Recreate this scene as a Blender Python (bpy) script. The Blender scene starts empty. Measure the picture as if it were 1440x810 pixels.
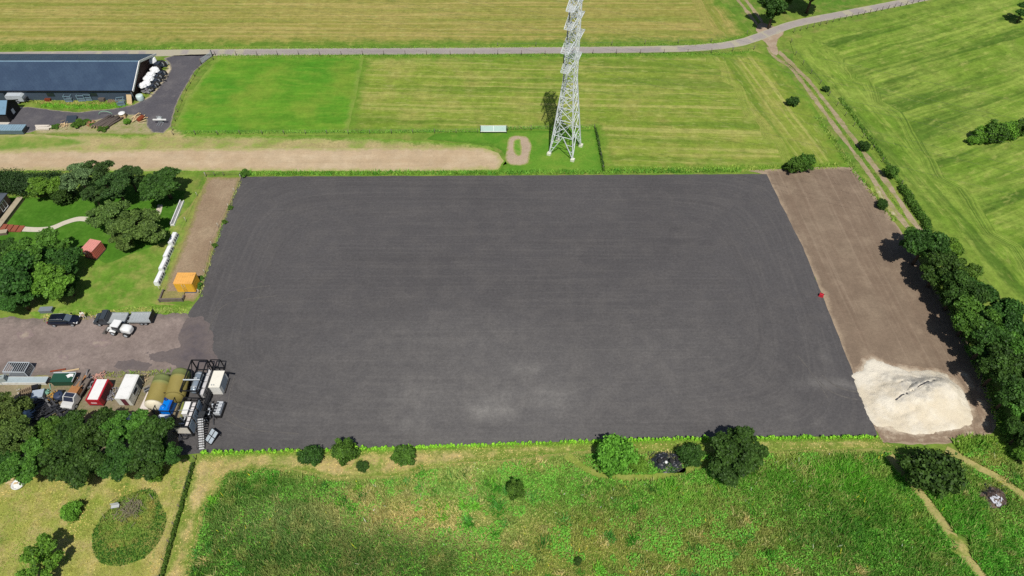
import bpy, bmesh, math, random
import numpy as np
from mathutils import Vector, Matrix, noise as mnoise
from mathutils.geometry import delaunay_2d_cdt

random.seed(7)
RNG = np.random.default_rng(11)
SC = bpy.context.scene
COL = SC.collection

# ------------------------------------------------------------------ camera model (survey of the place)
FPX, PITCH, CAMH = 965.0, math.radians(49.6), 85.0
SP, CP = math.sin(PITCH), math.cos(PITCH)
def G(px, py, z=0.0):
    u = (px - 720) / FPX; v = (py - 405) / FPX
    dx, dy, dz = u, CP - v * SP, -SP - v * CP
    t = (z - CAMH) / dz
    return (dx * t, dy * t)
def G3(px, py, z=0.0):
    x, y = G(px, py, z); return Vector((x, y, z))

# ------------------------------------------------------------------ materials
def S(r, g, b, k=0.9):
    f = lambda c: ((c / 255 + 0.055) / 1.055) ** 2.4 if c > 10 else c / 255 / 12.92
    return (f(r) * k, f(g) * k, f(b) * k, 1.0)

class NT:
    def __init__(s, name):
        s.m = bpy.data.materials.new(name); s.m.use_nodes = True
        s.t = s.m.node_tree; s.n = s.t.nodes; s.l = s.t.links
        s.bsdf = s.n['Principled BSDF']
        s.geo = s.n.new('ShaderNodeNewGeometry')
        s.pos = s.geo.outputs['Position']
    def link(s, a, b): s.l.new(a, b)
    def mapping(s, vec, scale, rot=(0, 0, 0)):
        n = s.n.new('ShaderNodeMapping'); s.link(vec, n.inputs['Vector'])
        n.inputs['Scale'].default_value = scale; n.inputs['Rotation'].default_value = rot
        return n.outputs['Vector']
    def noise(s, scale, detail=4, rough=0.6, vec=None, dist=0.0):
        n = s.n.new('ShaderNodeTexNoise'); s.link(vec if vec is not None else s.pos, n.inputs['Vector'])
        n.inputs['Scale'].default_value = scale; n.inputs['Detail'].default_value = detail
        n.inputs['Roughness'].default_value = rough; n.inputs['Distortion'].default_value = dist
        return n.outputs['Fac']
    def ramp(s, fac, lo, hi):
        n = s.n.new('ShaderNodeMapRange'); n.interpolation_type = 'SMOOTHSTEP'
        s.link(fac, n.inputs['Value']); n.inputs['From Min'].default_value = lo; n.inputs['From Max'].default_value = hi
        return n.outputs['Result']
    def math(s, op, a, b=None):
        n = s.n.new('ShaderNodeMath'); n.operation = op
        for i, x in enumerate((a, b)):
            if x is None: continue
            if isinstance(x, (int, float)): n.inputs[i].default_value = x
            else: s.link(x, n.inputs[i])
        return n.outputs[0]
    def mix(s, fac, a, b, mode='MIX'):
        n = s.n.new('ShaderNodeMix'); n.data_type = 'RGBA'; n.blend_type = mode
        for idx, x in ((0, fac), (6, a), (7, b)):
            if isinstance(x, (int, float)): n.inputs[idx].default_value = x
            elif isinstance(x, tuple): n.inputs[idx].default_value = x
            else: s.link(x, n.inputs[idx])
        return n.outputs[2]
    def attr(s, name, out='Fac'):
        n = s.n.new('ShaderNodeAttribute'); n.attribute_name = name
        return n.outputs[out]
    def gain(s, col, fac, lo, hi):
        """multiply colour by lo..hi according to fac"""
        v = s.n.new('ShaderNodeMapRange'); s.link(fac, v.inputs['Value'])
        v.inputs['From Min'].default_value = 0.25; v.inputs['From Max'].default_value = 0.75
        v.inputs['To Min'].default_value = lo; v.inputs['To Max'].default_value = hi
        n = s.n.new('ShaderNodeVectorMath'); n.operation = 'SCALE'
        s.link(col, n.inputs[0]); s.link(v.outputs['Result'], n.inputs['Scale'])
        return n.outputs[0]
    def bump(s, h, dist, strength=1.0):
        n = s.n.new('ShaderNodeBump'); n.inputs['Distance'].default_value = dist
        n.inputs['Strength'].default_value = strength
        s.link(h, n.inputs['Height']); s.link(n.outputs['Normal'], s.bsdf.inputs['Normal'])
    def done(s, col, rough=0.9, spec=0.2, metal=0.0):
        b = s.bsdf
        if isinstance(col, tuple): b.inputs['Base Color'].default_value = col
        else: s.link(col, b.inputs['Base Color'])
        b.inputs['Roughness'].default_value = rough
        b.inputs['Specular IOR Level'].default_value = spec
        b.inputs['Metallic'].default_value = metal
        return s.m

def SG(r, g, b): return S(r, g, b, .84)
def gmat(name, c1, c2, c3, sc=(0.03, 0.15, 1.6), amt=(0.5, 0.45), stripe=None, stripe2=None, fleck=None, fleck2=None, edge=None, fine=(0.8, 1.2),
         bump=0.06, rough=0.95, mottle=None, spots=None, lines=None, fsc2=5.0):
    """ground: two or three tones in patches, mowing stripes along the s/t attributes, a fringe towards the edge"""
    t = NT(name)
    n1 = t.noise(sc[0], 5); n2 = t.noise(sc[1], 5); n3 = t.noise(sc[2], 5, 0.75)
    c = t.mix(t.ramp(n1, 0.5 - .18, 0.5 + .18), c1, c2)
    c = t.mix(t.math('MULTIPLY', t.ramp(n2, amt[0] - .08, amt[0] + .17), amt[1]), c, c3)
    for st in (stripe, stripe2, fleck, fleck2):
        if not st: continue
        sv = t.n.new('ShaderNodeCombineXYZ')
        a_s, a_t = t.attr('s'), t.attr('t')
        wob = t.math('MULTIPLY', t.math('SUBTRACT', t.noise(0.07, 2), 0.5), st.get('wob', 1.0))
        t.link(t.math('ADD', a_s, wob), sv.inputs[0])
        t.link(t.math('MULTIPLY', a_t, st.get('along', 0.06)), sv.inputs[1])
        sn = t.noise(st['freq'], st.get('detail', 3), 0.65, sv.outputs[0])
        f = t.math('MULTIPLY', t.ramp(sn, st.get('lo', .42), st.get('hi', .62)), st['amt'])
        c = t.mix(f, c, st['col'])
    if spots:
        for (thr, sc_, col_, am) in spots:
            sn = t.noise(sc_, 6, 0.7)
            c = t.mix(t.math('MULTIPLY', t.ramp(sn, thr, thr + .1), am), c, col_)
    if lines:
        f = t.math('MULTIPLY', t.attr('tint'), t.math('ADD', .4, t.math('MULTIPLY', t.ramp(t.noise(0.5, 7, .75), .25, .75), .45)))
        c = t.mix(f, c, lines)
    if edge:
        ed = t.attr('edge')
        en = t.math('MULTIPLY', t.math('SUBTRACT', t.noise(edge.get('sc', 0.9), 5, .7), 0.5), edge['w'] * 2.4)
        f = t.ramp(t.math('ADD', ed, en), 0.0, edge['w'])
        c = t.mix(f, edge['col'], c)
    if mottle: c = t.gain(c, t.noise(mottle[0], 8, .78), 1 - mottle[1], 1 + mottle[1])
    c = t.gain(c, n3, fine[0], fine[1])
    nf = t.noise(fsc2, 3, .7)
    c = t.gain(c, nf, 0.9, 1.1)
    if bump: t.bump(t.math('ADD', n3, t.math('MULTIPLY', nf, .35)), bump)
    return t.done(c, rough, 0.12)

_pm = {}
def pmat(name, col, rough=0.6, metal=0.0, spec=0.4, dirt=0.25, dcol=None, sc=1.2):
    """painted / plain material with weathering"""
    if name in _pm: return _pm[name]
    t = NT(name)
    tc = t.n.new('ShaderNodeTexCoord')
    d = dcol or (col[0] * .45 + .02, col[1] * .43 + .018, col[2] * .4 + .015, 1)
    n1 = t.noise(sc, 6, .7, tc.outputs['Object']); n2 = t.noise(sc * 6, 4, .7, tc.outputs['Object'])
    c = t.mix(t.math('MULTIPLY', t.ramp(n1, .48, .75), dirt * 2), col, d)
    c = t.gain(c, n2, 1 - dirt * .35, 1 + dirt * .35)
    t.bump(n2, 0.006)
    _pm[name] = t.done(c, rough, spec, metal)
    return _pm[name]

def leafmat(name, col, trans=0.25, var=0.5):
    t = NT(name)
    oi = t.n.new('ShaderNodeObjectInfo')
    a = t.attr('tone')
    c = t.mix(a, tuple(x * (1 - var) for x in col[:3]) + (1,), tuple([col[0] * (1 + var * 1.3), col[1] * (1 + var), col[2] * (1 + var * .6), 1]))
    hue = t.n.new('ShaderNodeHueSaturation')
    t.link(t.math('ADD', 0.485, t.math('MULTIPLY', oi.outputs['Random'], 0.03)), hue.inputs['Hue'])
    t.link(t.math('ADD', 0.86, t.math('MULTIPLY', oi.outputs['Random'], 0.28)), hue.inputs['Value'])
    t.link(c, hue.inputs['Color'])
    t.link(hue.outputs[0], t.bsdf.inputs['Base Color'])
    t.bsdf.inputs['Roughness'].default_value = .6; t.bsdf.inputs['Specular IOR Level'].default_value = .25
    tr = t.n.new('ShaderNodeBsdfTranslucent'); t.link(hue.outputs[0], tr.inputs['Color'])
    mx = t.n.new('ShaderNodeMixShader'); mx.inputs[0].default_value = trans
    t.link(t.bsdf.outputs[0], mx.inputs[1]); t.link(tr.outputs[0], mx.inputs[2])
    t.link(mx.outputs[0], t.n['Material Output'].inputs['Surface'])
    return t.m

def tuftmat(name):
    t = NT(name)
    c = t.attr('col', 'Color')
    t.link(c, t.bsdf.inputs['Base Color'])
    t.bsdf.inputs['Roughness'].default_value = .7; t.bsdf.inputs['Specular IOR Level'].default_value = .15
    tr = t.n.new('ShaderNodeBsdfTranslucent'); t.link(c, tr.inputs['Color'])
    mx = t.n.new('ShaderNodeMixShader'); mx.inputs[0].default_value = .3
    t.link(t.bsdf.outputs[0], mx.inputs[1]); t.link(tr.outputs[0], mx.inputs[2])
    t.link(mx.outputs[0], t.n['Material Output'].inputs['Surface'])
    return t.m

# ------------------------------------------------------------------ object helpers
def setp(o, label=None, cat=None, group=None, kind=None):
    if label: o['label'] = label
    if cat: o['category'] = cat
    if group: o['group'] = group
    if kind: o['kind'] = kind
    return o
def thing(name, label, cat, loc=(0, 0, 0), rz=0.0, group=None, scale=None):
    o = bpy.data.objects.new(name, None); COL.objects.link(o)
    o.empty_display_size = .3
    o.location = loc; o.rotation_euler = (0, 0, rz)
    if scale: o.scale = scale if isinstance(scale, tuple) else (scale,) * 3
    return setp(o, label, cat, group)
def dup(o, parent=None):
    c = o.copy(); COL.objects.link(c)
    if parent: c.parent = parent
    for ch in [q for q in CH.get(o.name, [])]: dup_child(ch, c)
    return c
CH = {}
def dup_child(ch, par):
    d = ch.copy(); COL.objects.link(d); d.parent = par
    CH.setdefault(par.name, []).append(d)
    for g in CH.get(ch.name, []): dup_child(g, d)
def link(name, me, mat, parent=None):
    o = bpy.data.objects.new(name, me); COL.objects.link(o)
    if mat and not me.materials: me.materials.append(mat)
    if parent:
        o.parent = parent; CH.setdefault(parent.name, []).append(o)
    return o

class MB:
    def __init__(s): s.v = []; s.f = []; s.sm = []
    def add(s, vs, fs, smooth=False):
        b = len(s.v); s.v += [tuple(v) for v in vs]
        s.f += [tuple(i + b for i in f) for f in fs]; s.sm += [smooth] * len(fs); return s
    def box(s, x0, x1, y0, y1, z0, z1, M=None):
        vs = [(x0, y0, z0), (x1, y0, z0), (x1, y1, z0), (x0, y1, z0), (x0, y0, z1), (x1, y0, z1), (x1, y1, z1), (x0, y1, z1)]
        if M: vs = [M @ Vector(v) for v in vs]
        return s.add(vs, [(0, 3, 2, 1), (4, 5, 6, 7), (0, 1, 5, 4), (1, 2, 6, 5), (2, 3, 7, 6), (3, 0, 4, 7)])
    def bar(s, a, b, w=0.05, h=None, up=None):
        """square bar between two points"""
        a, b = Vector(a), Vector(b); d = (b - a)
        if d.length < 1e-6: return s
        d.normalize(); u = Vector(up) if up else (Vector((0, 0, 1)) if abs(d.z) < .9 else Vector((0, 1, 0)))
        x = d.cross(u).normalized(); y = x.cross(d).normalized()
        h = h or w; q = [x * w / 2 + y * h / 2, -x * w / 2 + y * h / 2, -x * w / 2 - y * h / 2, x * w / 2 - y * h / 2]
        vs = [a + k for k in q] + [b + k for k in q]
        return s.add(vs, [(0, 1, 2, 3), (7, 6, 5, 4), (0, 4, 5, 1), (1, 5, 6, 2), (2, 6, 7, 3), (3, 7, 4, 0)])
    def tube(s, pts, r, n=8, caps=True, smooth=True):
        pts = [Vector(p) for p in pts]; k = len(pts)
        rs = r if isinstance(r, (list, tuple)) else [r] * k
        b = len(s.v); ref = None
        for i, p in enumerate(pts):
            d = (pts[min(i + 1, k - 1)] - pts[max(i - 1, 0)]).normalized()
            if ref is None: ref = Vector((0, 0, 1)) if abs(d.z) < .9 else Vector((1, 0, 0))
            x = d.cross(ref).normalized(); y = x.cross(d).normalized(); ref = y
            for j in range(n):
                a = 2 * math.pi * j / n
                s.v.append(tuple(p + (x * math.cos(a) + y * math.sin(a)) * rs[i]))
        for i in range(k - 1):
            for j in range(n):
                s.f.append((b + i * n + j, b + i * n + (j + 1) % n, b + (i + 1) * n + (j + 1) % n, b + (i + 1) * n + j)); s.sm.append(smooth)
        if caps:
            s.f.append(tuple(b + j for j in reversed(range(n)))); s.sm.append(False)
            s.f.append(tuple(b + (k - 1) * n + j for j in range(n))); s.sm.append(False)
        return s
    def lathe(s, prof, n=20, origin=(0, 0, 0), axis='Z', smooth=True):
        """prof: list of (radius, height along axis)"""
        b = len(s.v); o = Vector(origin)
        for (r, h) in prof:
            for j in range(n):
                a = 2 * math.pi * j / n; c, q = r * math.cos(a), r * math.sin(a)
                p = {'Z': (c, q, h), 'Y': (c, h, q), 'X': (h, c, q)}[axis]
                s.v.append(tuple(o + Vector(p)))
        for i in range(len(prof) - 1):
            for j in range(n):
                f = (b + i * n + j, b + i * n + (j + 1) % n, b + (i + 1) * n + (j + 1) % n, b + (i + 1) * n + j)
                s.f.append(f if axis != 'Y' else f[::-1]); s.sm.append(smooth)
        s.f.append(tuple(b + j for j in reversed(range(n)))); s.sm.append(False)
        s.f.append(tuple(b + (len(prof) - 1) * n + j for j in range(n))); s.sm.append(False)
        return s
    def prism(s, prof, y0, y1, M=None):
        """profile in x,z extruded along y"""
        n = len(prof); vs = [(x, y0, z) for x, z in prof] + [(x, y1, z) for x, z in prof]
        if M: vs = [M @ Vector(v) for v in vs]
        return s.add(vs, [tuple(range(n)), tuple(reversed(range(n, 2 * n)))] + [(i, i + n, (i + 1) % n + n, (i + 1) % n) for i in range(n)])
    def mesh(s, name):
        me = bpy.data.meshes.new(name); me.from_pydata(s.v, [], s.f)
        me.polygons.foreach_set('use_smooth', s.sm); me.update()
        bm = bmesh.new(); bm.from_mesh(me); bmesh.ops.recalc_face_normals(bm, faces=bm.faces); bm.to_mesh(me); bm.free()
        return me
    def build(s, name, mat, parent=None): return link(name, s.mesh(name), mat, parent)

def fbm(x, y, sc, oct=4, off=0.0):
    v = 0; a = 1; tot = 0
    for i in range(oct):
        v += a * mnoise.noise(Vector((x * sc + off, y * sc - off, off * .37 + i * 7.1))); tot += a; a *= .5; sc *= 2.1
    return v / tot
def npnoise(x, y, sc, seed=0, oct=4):
    """vectorised value noise in [0,1]"""
    r = np.random.default_rng(seed); T = r.random((256, 256)); out = np.zeros_like(x); a = 1.; tot = 0.
    for i in range(oct):
        X = x * sc + i * 17.3 + 1000; Y = y * sc + i * 9.1 + 1000
        xi = np.floor(X).astype(int); yi = np.floor(Y).astype(int); fx = X - xi; fy = Y - yi
        fx = fx * fx * (3 - 2 * fx); fy = fy * fy * (3 - 2 * fy)
        g = lambda i_, j_: T[i_ % 256, j_ % 256]
        out += a * ((g(xi, yi) * (1 - fx) + g(xi + 1, yi) * fx) * (1 - fy) + (g(xi, yi + 1) * (1 - fx) + g(xi + 1, yi + 1) * fx) * fy)
        tot += a; a *= .55; sc *= 2.05
    return out / tot

def smooth_poly(pts, it=1):
    for _ in range(it):
        q = []
        for i in range(len(pts)):
            a, b = pts[i], pts[(i + 1) % len(pts)]
            q.append((a[0] * .75 + b[0] * .25, a[1] * .75 + b[1] * .25)); q.append((a[0] * .25 + b[0] * .75, a[1] * .25 + b[1] * .75))
        pts = q
    return pts
def densify(pts, step, jit, seed=0.0, closed=True):
    out = []; n = len(pts)
    for i in range(n if closed else n - 1):
        a, b = Vector(pts[i]), Vector(pts[(i + 1) % n]); L = (b - a).length
        k = max(1, int(L / step)); nr = Vector((-(b - a).y, (b - a).x)) / max(L, 1e-6)
        for j in range(k):
            p = a.lerp(b, j / k)
            p = p + nr * jit * (fbm(p.x, p.y, .35, 4, 3.7 + seed) * 1.6 + fbm(p.x, p.y, 2.1, 2, 9. + seed) * .5)
            out.append(p)
    return out
def inside(P, poly):
    x, y = P[:, 0], P[:, 1]; r = np.zeros(len(P), bool); q = np.array(poly); n = len(q); j = n - 1
    for i in range(n):
        xi, yi = q[i]; xj, yj = q[j]
        c = ((yi > y) != (yj > y)) & (x < (xj - xi) * (y - yi) / (yj - yi + 1e-12) + xi)
        r ^= c; j = i
    return r
def edge_dist(P, poly):
    q = np.array(poly); d = np.full(len(P), 1e9); m = len(q)
    for i in range(m):
        a, b = q[i], q[(i + 1) % m]; ab = b - a; t = np.clip(((P - a) @ ab) / (ab @ ab + 1e-12), 0, 1)
        d = np.minimum(d, np.hypot(*(P - a - t[:, None] * ab).T))
    return d
ZL = {}
def patch(name, poly, z, mat, grid=2.0, step=.5, jit=.25, px=True, smooth=0, attrs=None, height=None, kind='structure', edge=True, label=None, cat=None):
    pts = [G(*p) for p in poly] if px else list(poly)
    if smooth: pts = smooth_poly(pts, smooth)
    bd = densify(pts, step, jit, seed=hash(name) % 97 if False else len(name))
    pa = np.array([(p.x, p.y) for p in bd])
    x0, y0 = pa.min(0); x1, y1 = pa.max(0)
    gx, gy = np.meshgrid(np.arange(x0, x1, grid), np.arange(y0, y1, grid))
    Q = np.stack([gx.ravel(), gy.ravel()], 1) + (RNG.random((gx.size, 2)) - .5) * grid * .3
    Q = Q[inside(Q, pa)]
    if len(Q): 
        dq = edge_dist(Q, pa[::max(1, len(pa) // 400)] if len(pa) > 800 else pa); Q = Q[dq > grid * .3]
    V = [Vector(p) for p in pa] + [Vector(p) for p in Q]
    r = delaunay_2d_cdt(V, [], [list(range(len(pa)))], 1, 1e-5)
    A = np.array([(v.x, v.y) for v in r[0]])
    zz = np.full(len(A), z)
    if height is not None: zz = z + height(A[:, 0], A[:, 1], edge_dist(A, pa))
    me = bpy.data.meshes.new(name); me.from_pydata([(a[0], a[1], h) for a, h in zip(A, zz)], [], r[2])
    def put(n_, val):
        at = me.attributes.new(n_, 'FLOAT', 'POINT'); at.data.foreach_set('value', np.asarray(val, np.float32))
    if edge: put('edge', edge_dist(A, pa[::2] if len(pa) > 600 else pa))
    if attrs is not None:
        for k, v in attrs(A[:, 0], A[:, 1]).items(): put(k, v)
    else:
        put('s', A[:, 1]); put('t', A[:, 0])
    me.update()
    bm = bmesh.new(); bm.from_mesh(me)
    for f in bm.faces:
        if f.normal.z < 0: f.normal_flip()
        f.smooth = True
    bm.to_mesh(me); bm.free()
    o = link(name, me, mat)
    ZL[name] = bd
    if kind: o['kind'] = kind
    if label: setp(o, label, cat)
    return o
def ribbon_poly(pts, w0, w1=None):
    """polygon of a strip of width w along world points"""
    L = []; R = []; n = len(pts)
    for i, p in enumerate(pts):
        p = Vector(p); d = (Vector(pts[min(i + 1, n - 1)]) - Vector(pts[max(0, i - 1)])).normalized(); q = Vector((-d.y, d.x))
        w = w0 if w1 is None else w0 + (w1 - w0) * i / (n - 1)
        L.append(tuple(p + q * w / 2)); R.append(tuple(p - q * w / 2))
    return L + R[::-1]
def spline(pts, k=8):
    """Catmull-Rom through 2D points"""
    P = [Vector(p) for p in pts]; out = []
    for i in range(len(P) - 1):
        a, b, c, d = P[max(i - 1, 0)], P[i], P[i + 1], P[min(i + 2, len(P) - 1)]
        for j in range(k):
            t = j / k
            out.append(tuple(.5 * ((2 * b) + (c - a) * t + (2 * a - 5 * b + 4 * c - d) * t * t + (3 * b - a - 3 * c + d) * t ** 3)))
    out.append(tuple(P[-1])); return out

# ------------------------------------------------------------------ vegetation
def quads(name, c, u, v, tone, mat, parent=None, colors=None, tri=False):
    """many small flat leaves: centre c, half axes u and v"""
    n = len(c); k = 3 if tri else 4
    if tri: V = np.stack([c - u, c + u, c + v], 1).reshape(-1, 3)
    else: V = np.stack([c - u - v * .4, c + u - v * .7, c + u * .5 + v, c - u * .7 + v * .8], 1).reshape(-1, 3)
    me = bpy.data.meshes.new(name)
    me.vertices.add(n * k); me.vertices.foreach_set('co', V.astype(np.float32).ravel())
    me.loops.add(n * k); me.loops.foreach_set('vertex_index', np.arange(n * k, dtype=np.int32))
    me.polygons.add(n); me.polygons.foreach_set('loop_start', np.arange(0, n * k, k, dtype=np.int32))
    me.update(calc_edges=True)
    if colors is None:
        at = me.attributes.new('tone', 'FLOAT', 'POINT'); at.data.foreach_set('value', np.repeat(tone, k).astype(np.float32))
    else:
        at = me.attributes.new('col', 'FLOAT_COLOR', 'POINT')
        cc = np.concatenate([np.repeat(colors, k, 0), np.ones((n * k, 1))], 1); at.data.foreach_set('color', cc.astype(np.float32).ravel())
    return me if parent is False else link(name, me, mat, parent)
def unit(a): return a / (np.linalg.norm(a, axis=1, keepdims=True) + 1e-9)
def leaves_on_lobes(lobes, per, size, droop=0.0, rng=None, flat=.6):
    C, N, T = [], [], []
    for (cx, cy, cz, rx, ry, rz) in lobes:
        n = max(22, int(per * rx * rz / .8 * 5.2)); d = unit(rng.normal(size=(n, 3)))
        d[:, 2] = np.where(d[:, 2] < -.55, -d[:, 2], d[:, 2])
        rad = np.clip(np.abs(rng.normal(.72, .33, (n, 1))), .1, 1.5)
        p = np.array([cx, cy, cz]) + d * np.array([rx, ry, rz]) * rad
        C.append(p); N.append(d); T.append(np.clip(.5 + rng.normal(0, .26, n) + rng.normal(0, .16), 0, 1))
    C = np.concatenate(C); N = np.concatenate(N); T = np.concatenate(T)
    nn = unit(N * flat + rng.normal(size=N.shape) * .6 + np.array([0, 0, .35]))
    a = unit(np.cross(nn, rng.normal(size=N.shape))); b = np.cross(nn, a)
    s = size * .72 * rng.uniform(.6, 1.4, (len(C), 1))
    return C, a * s * .55, b * s * .6 - np.array([0, 0, droop]) * s, T
def crown_lobes(R, zc, rz, n, rng, lobe=.36, gap=.0):
    """uneven main limbs' masses, each carrying small leaf clumps with gaps between them"""
    L = []
    main = max(6, n // 3)
    for i in range(main):
        a = i * 2.39996 + rng.uniform(-.5, .5); h = rng.uniform(-.55, .8); q = rng.uniform(.35, .78) * math.sqrt(max(.1, 1 - h * h * .7))
        mx, my, mz = math.cos(a) * R * q, math.sin(a) * R * q, zc + h * rz * .72
        mr = R * lobe * rng.uniform(.7, 1.25)
        for k in range(9):
            d = unit(rng.normal(size=(1, 3)))[0]; d[2] = abs(d[2]) * 1.0 - .3
            r = mr * rng.uniform(.3, .55)
            L.append((mx + d[0] * mr * .85, my + d[1] * mr * .85, mz + d[2] * mr * .8, r, r, r * .75))
    for k in range(6):
        d = unit(rng.normal(size=(1, 3)))[0]; r = R * .2
        L.append((d[0] * R * .3, d[1] * R * .3, zc + d[2] * rz * .4, r, r, r))
    return L
TREE = {}
def dense_lobes(R, zc, rz, n, rng):
    """thick bush: a full core with shoots and bulges of uneven reach"""
    L = [(rng.normal(0, R * .08), rng.normal(0, R * .08), zc, R * .5, R * .5, rz * .62)]
    for i in range(6):
        a = i * 1.05 + rng.uniform(-.4, .4); r = R * rng.uniform(.28, .48); q = rng.uniform(.35, .68)
        L.append((math.cos(a) * R * q, math.sin(a) * R * q, zc + rng.uniform(-.35, .45) * rz, r, r, r * .9))
    for i in range(n * 3):
        d = unit(rng.normal(size=(1, 3)))[0]; q = rng.uniform(.55, 1.0); r = R * rng.uniform(.08, .24)
        L.append((d[0] * R * q, d[1] * R * q, zc + d[2] * rz * q, r, r, r))
    return L
def tree_kind(key, R, H, rz, nl, per, leaf, mat, seed, lobe=.36, droop=0., zc=None, bark=None, conic=False, trunk_r=.22, dense=False):
    rng = np.random.default_rng(seed); zc = zc or H - rz
    if conic:
        L = []
        for i in range(nl):
            f = (i + .5) / nl; z = .5 + (H - .6) * f; r = R * (1 - f) ** .8
            for k in range(max(3, int(7 * (1 - f)) + 2)):
                a = rng.uniform(0, 6.28); L.append((math.cos(a) * r * .65, math.sin(a) * r * .65, z, .28 * R + .3 * r, .28 * R + .3 * r, .3 * R))
    elif dense: L = dense_lobes(R, zc, rz, nl, rng)
    else: L = crown_lobes(R, zc, rz, nl, rng, lobe)
    C, u, v, T = leaves_on_lobes(L, per, leaf, droop, rng)
    ok = C[:, 2] > .12; C, u, v, T = C[ok], u[ok], v[ok], T[ok]
    cm = quads('crown', C, u, v, T, mat, False); cm.materials.append(mat)
    mb = MB(); top = zc + rz * .3
    mb.tube([(0, 0, -.05), (.05, .02, top * .3), (-.04, .06, top * .65), (0, 0, top)], [trunk_r * 1.25, trunk_r, trunk_r * .7, trunk_r * .25], 7)
    for l in L[:min(9, len(L))]:
        z0 = max(.3, l[2] * .45); mb.tube([(0, 0, z0), (l[0] * .45, l[1] * .45, (z0 + l[2]) * .5 + .2), (l[0] * .9, l[1] * .9, l[2])], [trunk_r * .5, trunk_r * .32, trunk_r * .1], 5, False)
    tm = mb.mesh('trunk'); tm.materials.append(bark)
    TREE[key] = (cm, tm, R, H, zc)
def plant(key, px, py, rpx, label, cat='tree', name='tree', group=None, sq=1.0, rz=None, zs=1.0, z0=0.0):
    """tree whose crown centre was surveyed at px,py with crown radius rpx (pixels of the survey)"""
    cm, tm, R, H, zc = TREE[key]
    s = 1.0
    for _ in range(5):
        x, y = G(px, py, zc * s * zs); depth = y * CP + (CAMH - zc * s * zs) * SP
        s = rpx * depth / FPX / R
    o = thing(name, label, cat, (x, y, z0), random.uniform(0, 6.28) if rz is None else rz, group, (s * sq, s / sq, s * zs))
    a = link('crown', cm, None, o); b = link('trunk', tm, None, o)
    return o
# ------------------------------------------------------------------ ground
def linedist(x, y, a, b):
    a = np.array(a); b = np.array(b); d = (b - a) / np.hypot(*(b - a)); return (x - a[0]) * -d[1] + (y - a[1]) * d[0]
def softmin(ds, k): 
    m = np.minimum.reduce(ds); return m - k * np.log(sum(np.exp(-(d - m) / k) for d in ds))

GRASS_EDGE = SG(105, 140, 50)
m_base = gmat('meadow_grass', SG(92, 132, 44), SG(128, 150, 62), SG(158, 152, 88), mottle=(.4, .35), sc=(.05, .35, 1.8), amt=(.52, .5))
gs = MB().add([(-900, -200, 0), (900, -200, 0), (900, 1600, 0), (-900, 1600, 0)], [(0, 1, 2, 3)]).build('ground', m_base); gs['kind'] = 'structure'

# mown hay field beyond the lane
m_hay = gmat('mown_hay', SG(152, 148, 74), SG(138, 142, 64), SG(168, 156, 90), mottle=(.5, .3), sc=(.03, .12, 1.5), amt=(.45, .55),
             stripe=dict(freq=1.0, amt=.7, col=SG(186, 168, 104), wob=.8, along=.012, detail=4, lo=.47, hi=.6), stripe2=dict(freq=.3, amt=.75, col=SG(128, 142, 58), wob=1.2, along=.03, detail=5, lo=.48, hi=.62),
             fleck=dict(freq=1.3, amt=.55, col=SG(178, 180, 108), wob=.5, along=.22, detail=7, lo=.53, hi=.68), fleck2=dict(freq=1.0, amt=.5, col=SG(88, 118, 40), wob=.5, along=.25, detail=7, lo=.54, hi=.7), edge=dict(col=SG(104, 138, 48), w=4.0, sc=.25), fine=(.82, 1.18))
yB = G(500, 63)[1]; rA, rB = G(1062, 46), G(990, -60)
def hay_at(x, y):
    d = linedist(x, y, rA, rB)
    m = d + 3 * npnoise(x, y, .1, 5) < 11; return {'s': np.where(m, d, y), 't': np.where(m, y, x)}
patch('hay_field', [(-300, -75), (975, -75), (1012, 0), (1035, 24), (1058, 46), (1040, 55), (1000, 62), (700, 64), (0, 66), (-300, 68)], .006, m_hay, 2.5, 1.0, .3, attrs=hay_at)

# fields on this side of the lane
m_mid = gmat('stubble_grass', SG(124, 148, 52), SG(140, 156, 64), SG(170, 160, 92), mottle=(.5, .34), sc=(.04, .14, 1.5), amt=(.5, .55),
             stripe=dict(freq=.8, amt=.85, col=SG(172, 172, 96), wob=.8, along=.015, detail=5, lo=.48, hi=.62), stripe2=dict(freq=.27, amt=.8, col=SG(106, 134, 46), wob=1.2, along=.04, detail=5, lo=.48, hi=.62),
             fleck=dict(freq=1.3, amt=.55, col=SG(178, 180, 108), wob=.5, along=.22, detail=7, lo=.53, hi=.68), fleck2=dict(freq=1.0, amt=.5, col=SG(88, 118, 40), wob=.5, along=.25, detail=7, lo=.54, hi=.7), edge=dict(col=SG(108, 142, 48), w=3.0, sc=.3), fine=(.82, 1.18))
a0, a1 = G(1066, 74), G(1192, 234)
yT = G(700, 76)[1]; yb = G(1000, 236)[1]
def mid_at(x, y):
    d = -linedist(x, y, a0, a1) * 1.0
    d = np.abs(d)
    m = d + 4 * npnoise(x, y, .1, 6) < 13; return {'s': np.where(m, d, y + .04 * x), 't': np.where(m, y, x)}
patch('stubble_field', [(512, 78), (700, 77.5), (1000, 76), (1062, 72), (1082, 80), (1108, 104), (1135, 135), (1165, 180), (1194, 234), (1100, 237), (845, 240), (838, 182), (489, 189)], .006, m_mid, 2.0, .8, .2, attrs=mid_at)
bc_ = G(372, 128)
def bri_at(x, y):
    r = np.hypot((x - bc_[0]) * .55, (y - bc_[1])) ; return {'s': np.where(x < bc_[0] + 9, r, y - bc_[1] + r * .35), 't': x * .5}
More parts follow.
